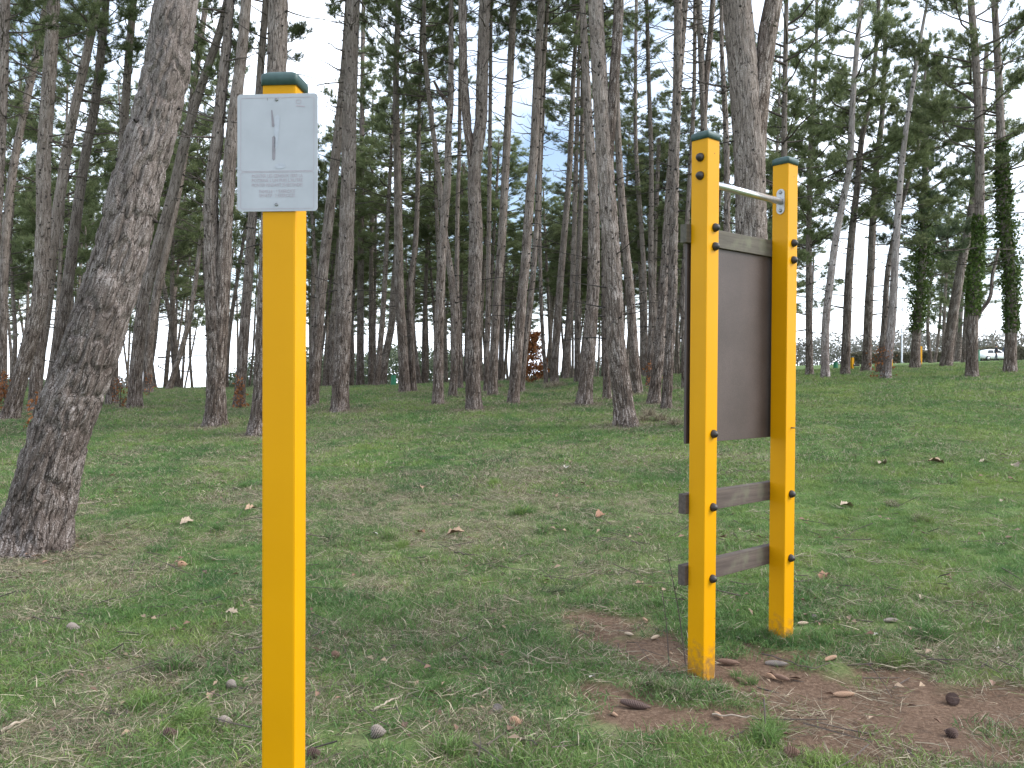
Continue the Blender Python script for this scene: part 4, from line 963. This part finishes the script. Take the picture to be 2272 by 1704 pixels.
for a in [
    (1396, 1405, 24, -.9, 'pale', 'pale cone, left one of the pair lying left of the frame post'),
    (1455, 1409, 27, .7, 'pale', 'pale cone nearest to the left side of the frame post'),
    (1431, 1373, 20, 1.9, 'tan', 'tan cone lying above the pale pair left of the frame'),
    (1616, 1466, 44, -.35, 'brown', 'brown cone touching the right foot of the near frame post'),
    (1647, 1507, 36, -1.2, 'brown', 'brown cone just below the cone at the near frame post'),
    (1723, 1470, 45, -.3, 'grey', 'grey brown cone lying alone in front of the far frame post'),
    (1711, 1496, 30, -1.2, 'tan', 'reddish left cone of the close pair before the far post'),
    (1735, 1500, 40, -1.0, 'brown', 'darker right cone of the close pair before the far post'),
    (1410, 1562, 62, -.35, 'dark', 'long dark purple brown cone on bare soil at lower centre right'),
    (1362, 1579, 28, -1.0, 'tan', 'tan cone in grass just left of the long dark cone'),
    (1594, 1580, 30, 1.9, 'tan', 'tan cone at the grass edge below the near frame post'),
    (1873, 1537, 45, .02, 'tan', 'reddish cone lying sideways in the middle of the bare soil'),
    (1843, 1466, 36, .5, 'tan', 'tan cone at the upper edge of the bare soil'),
    (1782, 1388, 26, .3, 'pale', 'pale cone beside the right foot of the far frame post'),
    (1977, 1382, 34, .2, 'grey', 'dark grey cone in the grass right of the far frame post')]: put_cone(*a)
for a in [
    (2115, 1548, 30, .8, 'dark', 'dark round open cone on the bare soil at right'),
    (2109, 1622, 28, 2.2, 'dark', 'dark round cone at the lower edge of the bare soil'),
    (1809, 1376, 18, .6, 'grey', 'small grey round cone right of the far frame post'),
    (1758, 1681, 36, .2, 'brown', 'brown round cone in grass at the bottom right'),
    (840, 1634, 34, .1, 'grey', 'grey egg shaped cone in grass right of the sign post'),
    (1106, 1579, 20, .9, 'grey', 'small grey cone in grass at bottom centre'),
    (1145, 1611, 28, .1, 'tan', 'tan round cone in grass at bottom centre'),
    (697, 1681, 30, .4, 'dark', 'dark round cone next to the sign post at the bottom edge'),
    (746, 1460, 22, .3, 'brown', 'brown round cone in grass a little right of the sign post'),
    (163, 1403, 28, .2, 'grey', 'grey tan cone in grass below the leaning trunk'),
    (501, 1611, 30, .2, 'grey', 'grey cone in grass left of the sign post near the bottom'),
    (378, 1636, 30, .6, 'dark', 'dark cone in straw at the bottom left'),
    (405, 1259, 20, .5, 'tan', 'tan cone in grass between leaning trunk and sign post'),
    (515, 1527, 24, -.5, 'grey', 'grey cone close to the left side of the sign post')]: put_cone(*a, kind=1, name='pine_cone')

def leaf_mesh(seed, mat):
    rs = random.Random(seed); n = 9; V = []; F = []
    for i in range(n):
        t = i / (n - 1); w_ = (math.sin(math.pi * min(1, t * .93 + .05)) ** .8) * .30 * (1 + .14 * math.cos(i * 3.14)) + .012
        zc = .10 * math.sin(t * 3 + seed) + .05
        for s_ in (-1, 0, 1): V.append((t - .5, s_ * w_, zc + (abs(s_) * w_ * rs.uniform(.25, 1.0))))
    for i in range(n - 1):
        for k in range(2): F.append((i * 3 + k, (i + 1) * 3 + k, (i + 1) * 3 + k + 1, i * 3 + k + 1))
    me = bpy.data.meshes.new('leaf'); me.from_pydata(V, [], F); me.materials.append(mat)
    for p in me.polygons: p.use_smooth = True
    return me
LM = {nm: [leaf_mesh(q, simple('leaf_' + nm + str(q), c, .7, var=.25, scale=9)) for q in range(2)] for nm, c in (('tan', (.30, .20, .13)), ('pale', (.30, .235, .17)), ('brown', (.20, .10, .055)), ('white', (.40, .38, .34)))}
def put_leaf(px, py, lenpx, col, label):
    g = ground(px, py); L = max(lenpx * g.y / FPX * .9, .03)
    o = link('dead_leaf', random.choice(LM[col])); o.scale = (L, L, L); o.location = g + Vector((0, 0, .014))
    o.rotation_euler = (random.uniform(-.5, .5), random.uniform(-.5, .3), random.uniform(0, 6.28)); tag(o, label, 'leaf', 'dead leaves on the grass')
for a in [
    (513, 1367, 32, 'pale', 'pale crumpled leaf in grass just left of the sign post'), (473, 1551, 38, 'tan', 'tan leaf in grass near the bottom left of the sign post'),
    (414, 1165, 36, 'pale', 'pale tan leaf on grass halfway between leaning trunk and sign post'), (556, 1134, 34, 'tan', 'tan leaf touching the left side of the sign post'),
    (248, 1061, 18, 'tan', 'upright tan leaf right of the leaning trunk'), (265, 1093, 20, 'brown', 'brown leaf on grass right of the leaning trunk'),
    (1011, 1191, 46, 'tan', 'large curled tan leaf on dry grass in mid picture'), (935, 1187, 24, 'brown', 'dark curled leaf left of the large tan leaf'),
    (831, 1189, 16, 'white', 'whitish scrap on dry grass right of the sign post'), (1255, 1041, 20, 'white', 'small white chip on grass left of the frame'),
    (1268, 1028, 16, 'tan', 'small tan leaf beside the white chip'), (935, 1085, 18, 'tan', 'small tan leaf on the farther dry grass in mid picture'),
    (1877, 1129, 38, 'pale', 'pinkish pale leaf on grass right of the frame'), (1958, 1034, 34, 'pale', 'pale bark strip on bright grass, nearest the frame'),
    (2077, 1032, 40, 'tan', 'tan strip on bright grass at right'), (2183, 1030, 26, 'pale', 'pale strip on bright grass near the right edge'),
    (2255, 1038, 30, 'pale', 'pale strip cut close by the right picture edge'), (2227, 1117, 22, 'pale', 'pale curled leaf on grass near the right edge'),
    (1831, 1289, 44, 'brown', 'brown curled leaf beside the far frame post'), (2043, 1333, 20, 'pale', 'narrow pale leaf standing in grass at right'),
    (2098, 1314, 22, 'tan', 'tan leaf in bright grass at right middle'), (2174, 1325, 24, 'pale', 'pale tan leaf in bright grass toward the right edge'),
    (2210, 1446, 20, 'white', 'white scrap at the edge of the bare soil on the right'), (1943, 1416, 16, 'white', 'tiny white scrap in grass above the bare soil'),
    (1330, 1149, 34, 'brown', 'brown curled leaf left of the lower rungs'), (1314, 1512, 22, 'white', 'pale scrap at the left end of the bare soil')]: put_leaf(*a)
M['twig_pale'] = simple('twig_pale', (.30, .245, .19), .85, var=.3, scale=12)
def put_twig(pxs, r_, mat, label, lift=.012):
    gs = [ground(*p) for p in pxs]; o0 = gs[0]
    P = [np.array(g - o0) + np.array([0, 0, lift + .006 * (i % 2)]) for i, g in enumerate(gs)]
    path, _ = catmull(P, 14); path[:, 2] += np.random.default_rng(int(pxs[0][0])).normal(0, .003, 14)
    V, T = tube_arrays(path, np.linspace(r_, r_ * .45, 14), 6)
    tag(link('twig', mesh_fast('twig', V, T, [mat], smooth=True), None, o0), label, 'twig', 'twigs on the ground')
for a in [
    ([(385, 1362), (430, 1352), (478, 1334)], .006, M['twig'], 'dark twig in grass left of the sign post'),
    ([(163, 1123), (200, 1120), (242, 1113)], .007, M['twig_pale'], 'pale stick beside the leaning trunk foot'),
    ([(0, 1632), (30, 1618), (66, 1600)], .008, M['twig_pale'], 'pale stick in the bottom left corner'),
    ([(1134, 1678), (1150, 1655), (1196, 1634)], .0055, M['twig_pale'], 'bent pale twig at bottom centre'),
    ([(1008, 1228), (1045, 1236), (1085, 1231)], .006, M['twig'], 'dark twig on the dry patch in mid picture'),
    ([(824, 1583), (860, 1566), (893, 1549)], .006, M['twig_pale'], 'thin twig in grass right of the sign post'),
    ([(1046, 1552), (1090, 1538), (1140, 1532)], .004, M['twig_pale'], 'long thin straw coloured twig right of bottom centre'),
    ([(1690, 1455), (1760, 1480), (1800, 1488), (1840, 1482)], .004, M['twig'], 'thin root lying across the soil before the far post'),
    ([(1130, 1250), (1165, 1237), (1190, 1232)], .005, M['twig'], 'short dark twig at the right end of the dry patch'),
    ([(1580, 1592), (1640, 1600), (1690, 1602)], .004, M['twig_pale'], 'straw stalk beside the tan cone below the near post')]: put_twig(*a)
# fallen green pine sprig
g = ground(1250, 1322); A = Acc(); rs_ = np.random.default_rng(9)
sp_ = np.array([[-.09, 0, .02], [0, .01, .03], [.09, 0, .02]]); v, T = tube_arrays(sp_, [.004, .004, .003], 5); A.add(v, T, 0)
for q in range(12): tuft(A, sp_[0] + (sp_[2] - sp_[0]) * q / 11 + [0, 0, .01], np.array([1., 0, .1]), rs_, 24, .07, .003, 1)
tag(link('pine_sprig', A.mesh('pine_sprig', [M['twig'], M['needle_dark']]), None, g), 'fallen dark green pine sprig on the grass left of the frame', 'sprig')
# thin thorny shoots by the near frame post
g = ground(1522, 1470); A = Acc()
for (tx, ty, px0) in ((1482, 1230, 0.0), (1470, 1310, -.08)):
    e = at(tx, ty, g.y); P = np.array([[px0, 0, -.02], [(e.x - g.x) * .35 + px0 * .6, .02, (e.z - g.z) * .45], [e.x - g.x, .01, e.z - g.z]])
    path, _ = catmull(P, 16); v, T = tube_arrays(path, np.linspace(.0035, .0015, 16), 5); A.add(v, T, 0)
    for q in range(3, 16):
        for _ in range(2): tuft(A, path[q], np.array([rs_.normal(), rs_.normal(), .4]) * .6, rs_, 2, .022, .006, 0)
tag(link('thorny_shoot', A.mesh('thorny_shoot', [M['twig']]), None, g), 'thin dark shoots growing up beside the near frame post', 'plant')

# ------------------------------------------------------------------ saplings with dry leaves
def sapling(px, py, hpx, wpx, nleaf, label, Y=None, lsz=.045, branches=26):
    g = ground(px, py)
    if Y: p = at(px, py, Y); g = Vector((p.x, Y, hz(p.x, Y)))
    H = hpx * g.y / FPX; W = wpx * g.y / FPX; rs2 = np.random.default_rng(int(px))
    o = empty('beech_sapling', g, label, 'sapling', 'saplings with dry orange leaves')
    A = Acc(); ends = []
    st = np.array([[0, 0, -.05], [.03, 0, H * .4], [-.02, .02, H * .75], [0, 0, H]]); path, _ = catmull(st, 12)
    v, T = tube_arrays(path, np.linspace(.018, .004, 12), 6); A.add(v, T)
    for q in range(branches):
        t = rs2.uniform(.08, .97); b = path[int(t * 11)]; a = rs2.uniform(0, 6.28); L = W * .55 * (1.15 - t * .85) * rs2.uniform(.5, 1.1)
        e = b + np.array([math.cos(a) * L, math.sin(a) * L, L * rs2.uniform(.1, .6)]); m_ = (b + e) / 2 + rs2.normal(0, .03, 3)
        v, T = tube_arrays(np.array([b, m_, e]), [.007, .005, .003], 4); A.add(v, T)
        for _ in range(max(1, nleaf // branches)): ends.append(b + (e - b) * rs2.uniform(.25, 1.05) + rs2.normal(0, .06, 3))
    link('stem', A.mesh('stem', [M['twig']]), o)
    c = np.array(ends); n_ = len(c); s1 = rs2.normal(size=(n_, 3)); s1 /= np.linalg.norm(s1, axis=1)[:, None]
    s2 = np.cross(s1, rs2.normal(size=(n_, 3))); s2 /= np.linalg.norm(s2, axis=1)[:, None]; sz = rs2.uniform(.6, 1.2, (n_, 1)) * lsz
    V = np.stack([c - s1 * sz, c + s2 * sz * .6, c + s1 * sz, c - s2 * sz * .6], 1).reshape(-1, 3); b4 = np.arange(n_)[:, None] * 4
    link('leaves', mesh_fast('leaves', V, np.concatenate([b4 + [[0, 1, 2]], b4 + [[0, 2, 3]]]), [M['beech_leaf']]), o)
sapling(1187, 858, 116, 66, 2800, 'orange brown leaved beech sapling standing among the centre trunks', Y=31, lsz=.05, branches=80)
sapling(8, 930, 105, 70, 300, 'orange leaved sapling at the left picture edge')
sapling(80, 912, 90, 34, 120, 'thin reddish sapling against the trunk left of the big leaning pine', Y=15.5)
sapling(265, 905, 70, 50, 120, 'low reddish sapling at the foot of the slanted pine left of the sign')
sapling(330, 880, 50, 34, 70, 'small reddish sapling right of the slanted pine foot')
sapling(532, 906, 70, 30, 130, 'small reddish sapling at the foot of the slim pine by the sign post')
sapling(1960, 843, 80, 90, 160, 'twiggy sapling with a few red leaves at the foot of the bare pale trunk', branches=40)
sapling(1446, 868, 70, 40, 90, 'small reddish sapling left of the two close trunks by the frame')

# ------------------------------------------------------------------ bins, far posts, poles
def bin_(px, yb, yt, wpx, label, Y=None):
    g = ground(px, yb)
    if Y: p = at(px, yb, Y); g = Vector((p.x, Y, hz(p.x, Y)))
    s_ = g.y / FPX; h = max((yb - yt) * s_, at(px, yt, g.y).z - g.z); r_ = wpx * .5 * s_
    o = empty('litter_bin', g, label, 'litter bin', 'green litter bins')
    prof = [(r_ * 1.0, 0)] + [(r_ * (1 - .14 * t) * (1.0 if i % 2 else .965), h * .94 * t) for i, t in enumerate(np.linspace(.03, 1, 14))]
    lathe('body', prof, M['bin_green'], 20, o)
    lathe('rim', [(r_ * .90, h * .93), (r_ * .95, h * .95), (r_ * .95, h * .99), (r_ * .80, h)], M['bin_green'], 20, o)
    lathe('lid', [(r_ * .80, h * .99), (r_ * .5, h * 1.02), (.01, h * 1.035)], M['bin_dark'], 16, o)
bin_(873, 856, 832, 13, 'green litter bin among the trunks right of the sign post', 35)
bin_(1854, 819, 803, 11, 'green litter bin among the pines right of the exercise frame')
bin_(2169, 800, 776, 10, 'dark green litter bin by the people at the far right')
def far_post(px, yb, yt, label, plank=False, wpx=6.5):
    g = ground(px, yb); s_ = g.y / FPX; h = (yb - yt) * s_; wd = wpx * s_
    o = empty('exercise_post', g, label, 'exercise post', 'far yellow exercise posts')
    bm = bmesh.new(); box_bm(bm, wd, wd, h + .2, (0, 0, h / 2 - .1), .01); bm_obj('post', bm, M['yellow'], o, rot=(0, 0, .5))
    bm = bmesh.new(); box_bm(bm, wd * 1.08, wd * 1.08, .04, (0, 0, h + .015), .012); bm_obj('cap', bm, M['green_cap'], o, rot=(0, 0, .5))
    if plank:
        bm = bmesh.new(); box_bm(bm, 14 * s_, .12, .08, (9 * s_, 0, h * .38), .01); bm_obj('plank', bm, M['rung'], o)
far_post(1890, 821, 793, 'short far yellow post with a dark plank beside the right green bin', True)
far_post(1976, 816, 797, 'short far yellow post half hidden behind the bare pale trunk')
far_post(2041, 809, 768, 'tall far yellow post beside the dark ivy clad pine')
M['pole'] = simple('pole_paint', (.55, .57, .60), .5, var=.1)
def pole(px, yb, yt, r_, label, Y):
    p = at(px, yb, Y); g = Vector((p.x, Y, hz(p.x, Y))); h = at(px, yt, Y).z - g.z
    o = empty('lamp_pole', g, label, 'pole', 'far lamp poles')
    lathe('shaft', [(r_ * 1.3, -.1), (r_ * 1.3, .25), (r_, .3), (r_ * .7, h)], M['pole'], 10, o)
    bm = bmesh.new(); box_bm(bm, .5, .16, .09, (.2, 0, h), .03); bm_obj('lamp_head', bm, M['pole'], o)
pole(805, 858, 660, .09, 'thin pale pole behind the trunks right of the sign post', 60)
pole(2001, 800, 640, .09, 'thin pale pole behind the pines of the open right edge', 96)

# ------------------------------------------------------------------ hedge, bare trees, distant wood
def leaf_cloud(c, sz, rs2, mat, name):
    n_ = len(c); s1 = rs2.normal(size=(n_, 3)); s1 /= np.linalg.norm(s1, axis=1)[:, None]
    s2 = np.cross(s1, rs2.normal(size=(n_, 3))); s2 /= np.linalg.norm(s2, axis=1)[:, None]; sz = (rs2.uniform(.6, 1.3, n_) * sz)[:, None]
    V = np.stack([c - s1 * sz, c + s2 * sz * .7, c + s1 * sz, c - s2 * sz * .7], 1).reshape(-1, 3); b4 = np.arange(n_)[:, None] * 4
    return mesh_fast(name, V, np.concatenate([b4 + [[0, 1, 2]], b4 + [[0, 2, 3]]]), [mat])
def hedge(px0, px1, Y, h, label, n_=16000):
    x0, x1 = (px0 - PW / 2) / FPX * Y, (px1 - PW / 2) / FPX * Y; rs2 = np.random.default_rng(int(px0))
    xc = (x0 + x1) / 2; zc = hz(xc, Y); o = empty('clipped_hedge', (xc, Y, zc), label, 'hedge', 'clipped hedges at the far right')
    x = rs2.uniform(x0, x1, n_); y = rs2.uniform(-.6, .6, n_); t = rs2.random(n_) ** .7
    z = np.array(hgt(x, np.full(n_, Y))) - zc + t * h * (1 + .08 * np.sin(x * 1.7))
    link('foliage', leaf_cloud(np.stack([x - xc, y, z], 1), .09, rs2, M['hedge_leaf'], 'foliage'), o)
    A = Acc()
    for q in np.arange(x0, x1, .6):
        zz_ = hz(q, Y) - zc; v, T = tube_arrays(np.array([[q - xc, 0, zz_ - .05], [q - xc + .1, .05, zz_ + h * .5], [q - xc - .05, 0, zz_ + h * .9]]), [.04, .03, .015], 5); A.add(v, T)
    link('stems', A.mesh('stems', [M['twig']]), o)
hedge(1880, 2100, 100, 1.35, 'clipped brown hedge between the far yellow post and the pines')
hedge(2104, 2330, 112, 1.9, 'taller clipped hedge behind the walking people at the far right', 20000)
def bare_tree(px, Y, H, W, label, seed):
    p = at(px, 800, Y); g = Vector((p.x, Y, hz(p.x, Y))); rs2 = np.random.default_rng(seed)
    o = empty('bare_tree', g, label, 'tree', 'leafless trees far right'); A = Acc(); B = Acc()
    def grow(b, d, L, r_, lev):
        d = d / np.linalg.norm(d); k = 5; pts_ = [b]
        for _ in range(k - 1):
            d = d + rs2.normal(0, .12, 3) + np.array([0, 0, .03]); d /= np.linalg.norm(d); pts_.append(pts_[-1] + d * L / (k - 1))
        v, T = tube_arrays(np.array(pts_), np.linspace(r_, r_ * .6, k), 6 if lev < 2 else 3); (A if lev == 0 else B).add(v, T)
        if lev >= 5: return
        for _ in range(4 if lev == 0 else 3):
            q = pts_[rs2.integers(2, k)]; a = rs2.normal(0, .62, 3) * np.array([W, W, .7])
            grow(q, d + a, L * rs2.uniform(.6, .82), r_ * .55, lev + 1)
    grow(np.array([0, 0, -.2]), np.array([0, 0, 1.]), H * .30, H * .02, 0)
    link('trunk', A.mesh('trunk', [M['bare']]), o); link('crown', B.mesh('crown', [M['bare']]), o)
bare_tree(2200, 118, 9.0, 1.2, 'leafless spreading tree behind the hedge at the far right', 5)
bare_tree(2010, 108, 5.5, 1.1, 'small leafless tree behind the hedge left of the far yellow post', 8)
bare_tree(2085, 120, 6.0, 1.0, 'leafless tree behind the hedge right of the far yellow post', 11)
bare_tree(2275, 116, 8.0, 1.2, 'leafless tree cut by the right picture edge behind the hedge', 15)
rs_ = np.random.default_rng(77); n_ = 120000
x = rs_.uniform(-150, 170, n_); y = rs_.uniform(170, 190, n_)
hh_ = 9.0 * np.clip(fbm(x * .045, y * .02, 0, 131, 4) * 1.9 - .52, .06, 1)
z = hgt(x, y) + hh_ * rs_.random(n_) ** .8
tag(link('distant_wood', leaf_cloud(np.stack([x, y, z], 1), .24, rs_, M['far_leaf_hazed'], 'distant_wood')), 'hazy low belt of distant trees and shrubs on the skyline', 'wood', kind='stuff')

n_ = 90000; y = rs_.uniform(92, 112, n_); x = rs_.uniform(-.66, .26, n_) * y
hh_ = 6.5 * np.clip(fbm(x * .075, y * .02, 0, 171, 4) * 2.6 - 1.0, 0, 1)
kp = hh_ > .5; x, y, hh_ = x[kp], y[kp], hh_[kp]
z = hgt(x, y) + hh_ * rs_.random(len(x)) ** .75
M['thicket'] = leafy('conifer_thicket', (0.05, 0.07, 0.042), (0.14, 0.16, 0.10), 0.3, 0.8, 0.1)
tag(link('conifer_thicket', leaf_cloud(np.stack([x, y, z], 1), .17, rs_, M['thicket'], 'conifer_thicket')), 'dim belt of low conifers seen between the far trunks beyond the rise', 'thicket', kind='stuff')

# ------------------------------------------------------------------ people and cars far right
def skin_body(edges, verts, radii):
    me = bpy.data.meshes.new('b'); me.from_pydata(verts, edges, []); o = bpy.data.objects.new('b', me); C.objects.link(o)
    md = o.modifiers.new('s', 'SKIN'); md.use_smooth_shade = True
    for v, r_ in zip(me.skin_vertices[0].data, radii): v.radius = r_ if isinstance(r_, tuple) else (r_, r_)
    me.skin_vertices[0].data[0].use_root = True
    o.modifiers.new('u', 'SUBSURF').levels = 2
    bpy.context.view_layer.update()
    r = bpy.data.meshes.new_from_object(o.evaluated_get(bpy.context.evaluated_depsgraph_get())); bpy.data.objects.remove(o); return r
M['skin'] = simple('skin', (.48, .29, .21), .6)
def person(px, py, label, top_c, leg_c, rz, Y):
    p = at(px, py, Y); g = Vector((p.x, Y, hz(p.x, Y)))
    V = [(0, 0, .95), (0, 0, 1.15), (0, 0, 1.38), (0, .01, 1.50), (0, -.01, 1.56), (0, -.02, 1.66), (0, -.01, 1.74),
         (.17, 0, 1.40), (.23, .06, 1.15), (.22, -.02, .92), (.22, -.05, .84), (-.17, 0, 1.40), (-.23, -.07, 1.15), (-.21, -.16, .95), (-.21, -.20, .88),
         (.10, 0, .88), (.10, -.12, .50), (.10, -.10, .08), (.10, -.24, .035), (-.10, 0, .88), (-.10, .05, .50), (-.10, .22, .10), (-.10, .12, .035)]
    E = [(0, 1), (1, 2), (2, 3), (3, 4), (4, 5), (5, 6), (2, 7), (7, 8), (8, 9), (9, 10), (2, 11), (11, 12), (12, 13), (13, 14), (0, 15), (15, 16), (16, 17), (17, 18), (0, 19), (19, 20), (20, 21), (21, 22)]
    Rd = [(.16, .12), (.15, .12), (.17, .12), (.06, .06), (.075, .09), (.085, .105), (.06, .075), .07, .055, .045, .04, .07, .055, .045, .04, .10, .075, .05, .045, .10, .075, .05, .045]
    me = skin_body(E, V, Rd)
    o = empty('person', g, label, 'person', 'people walking at the far right', rz)
    me.materials.clear(); me.materials.append(M['skin']); me.materials.append(simple('coat', top_c, .8)); me.materials.append(simple('trousers', leg_c, .85)); me.materials.append(simple('shoe', (.03, .03, .03), .6))
    for f in me.polygons:
        c = f.center; f.material_index = 0 if c.z > 1.50 or (abs(c.x) > .16 and c.z < .92 and c.z > .78) else 1 if c.z > .86 else 3 if c.z < .09 else 2
    link('body', me, o)
    bm = bmesh.new(); bmesh.ops.create_uvsphere(bm, u_segments=14, v_segments=10, radius=1); bmesh.ops.scale(bm, vec=(.095, .115, .09), verts=bm.verts); bmesh.ops.translate(bm, vec=(0, .015, 1.70), verts=bm.verts)
    bm_obj('hair', bm, simple('hair', (.02, .015, .012), .7), o, smooth=True)
    for sx in (-1, 1):
        bm = bmesh.new(); bmesh.ops.create_uvsphere(bm, u_segments=8, v_segments=6, radius=.012); bm_obj('eye', bm, M['bolt'], o, (sx * .03, -.118, 1.655))
    bm = bmesh.new(); bmesh.ops.create_cone(bm, segments=6, radius1=.018, radius2=.006, depth=.05, cap_ends=True); bm_obj('nose', bm, M['skin'], o, (0, -.122, 1.63))
person(2210, 797, 'walking person in dark clothes in front of the white car, far right', (.035, .03, .04), (.05, .05, .075), R(80), 93)
person(2230, 799, 'person in a blue grey jacket next to the ivy pine at the right edge', (.07, .085, .13), (.06, .055, .08), R(-60), 92)
M['car_paint'] = simple('white_car_paint', (.78, .79, .80), .25, var=.03); M['glass'] = simple('car_glass', (.03, .035, .04), .1, var=.1); M['tyre'] = simple('tyre', (.02, .02, .02), .8); M['rim'] = simple('wheel_rim', (.5, .5, .52), .35, .8)
def car(px, Y, label, rz):
    p = at(px, 800, Y); g = Vector((p.x, Y, hz(p.x, Y))); o = empty('parked_car', g, label, 'car', 'white cars at the far right', rz)
    st = [(-2.1, .45, .80, .62), (-1.95, .30, .92, .80), (-1.55, .28, .95, .84), (-1.0, .28, .98, .86), (0, .28, 1.0, .87), (1.2, .28, .96, .86), (1.75, .30, .86, .82), (2.05, .40, .74, .62)]
    V = []; F = []
    for x_, z0, z1, hw in st:
        for yy, zz_ in ((-hw * .9, z0), (-hw, z0 + .15), (-hw, z1 - .14), (-hw * .86, z1), (hw * .86, z1), (hw, z1 - .14), (hw, z0 + .15), (hw * .9, z0)): V.append((x_, yy, zz_))
    for i in range(len(st) - 1):
        for k_ in range(8): F.append((i * 8 + k_, i * 8 + (k_ + 1) % 8, (i + 1) * 8 + (k_ + 1) % 8, (i + 1) * 8 + k_))
    F += [tuple(range(8))[::-1], tuple(56 + q for q in range(8))]
    me = bpy.data.meshes.new('body'); me.from_pydata(V, [], F); me.materials.append(M['car_paint']); [setattr(f, 'use_smooth', True) for f in me.polygons]; body = link('body', me, o)
    rf = [(-1.75, .95, .72), (-1.35, 1.32, .64), (-.6, 1.46, .62), (.25, 1.44, .62), (.75, 1.25, .64), (1.2, .96, .74)]
    V = []; F = []
    for x_, z1, hw in rf: V += [(x_, -.76, .93), (x_, -hw, z1 - .06), (x_, -hw * .8, z1), (x_, hw * .8, z1), (x_, hw, z1 - .06), (x_, .76, .93)]
    for i in range(len(rf) - 1):
        for k_ in range(5): F.append((i * 6 + k_, i * 6 + k_ + 1, (i + 1) * 6 + k_ + 1, (i + 1) * 6 + k_))
    me = bpy.data.meshes.new('roof'); me.from_pydata(V, [], F); me.materials.append(M['car_paint']); [setattr(f, 'use_smooth', True) for f in me.polygons]; link('roof', me, o)
    for sy in (-1, 1):
        for (xa, xb, ta, tb) in ((-1.3, -.55, -1.15, -.5), (-.45, .72, -.4, .32)):
            q = [(xa, sy * .775, .97), (xb, sy * .775, .97), (tb, sy * .665, 1.33), (ta, sy * .665, 1.33)]
            me = bpy.data.meshes.new('window'); me.from_pydata(q, [], [(0, 1, 2, 3)]); me.materials.append(M['glass']); link('window', me, o)
    for x_ in (-1.3, 1.3):
        for sy in (-1, 1):
            wh = lathe('wheel', [(.20, -.1), (.31, -.09), (.31, .09), (.20, .1)], M['tyre'], 18, o, (x_, sy * .78, .31), (R(90), 0, 0))
            lathe('rim', [(.19, -.105), (.05, -.11)], M['rim'], 14, wh); lathe('rim', [(.19, .105), (.05, .11)], M['rim'], 14, wh)
    for sy in (-1, 1):
        bm = bmesh.new(); box_bm(bm, .12, .32, .13, (0, 0, 0), .03); bm_obj('headlight', bm, M['rim'], o, (2.0, sy * .48, .62))
car(2204, 104, 'white car parked behind the walking people', R(6))
car(2002, 110, 'white car mostly hidden behind the hedge by the pale pole', R(-4))
print('tris', sum(len(m.polygons) for m in bpy.data.meshes))
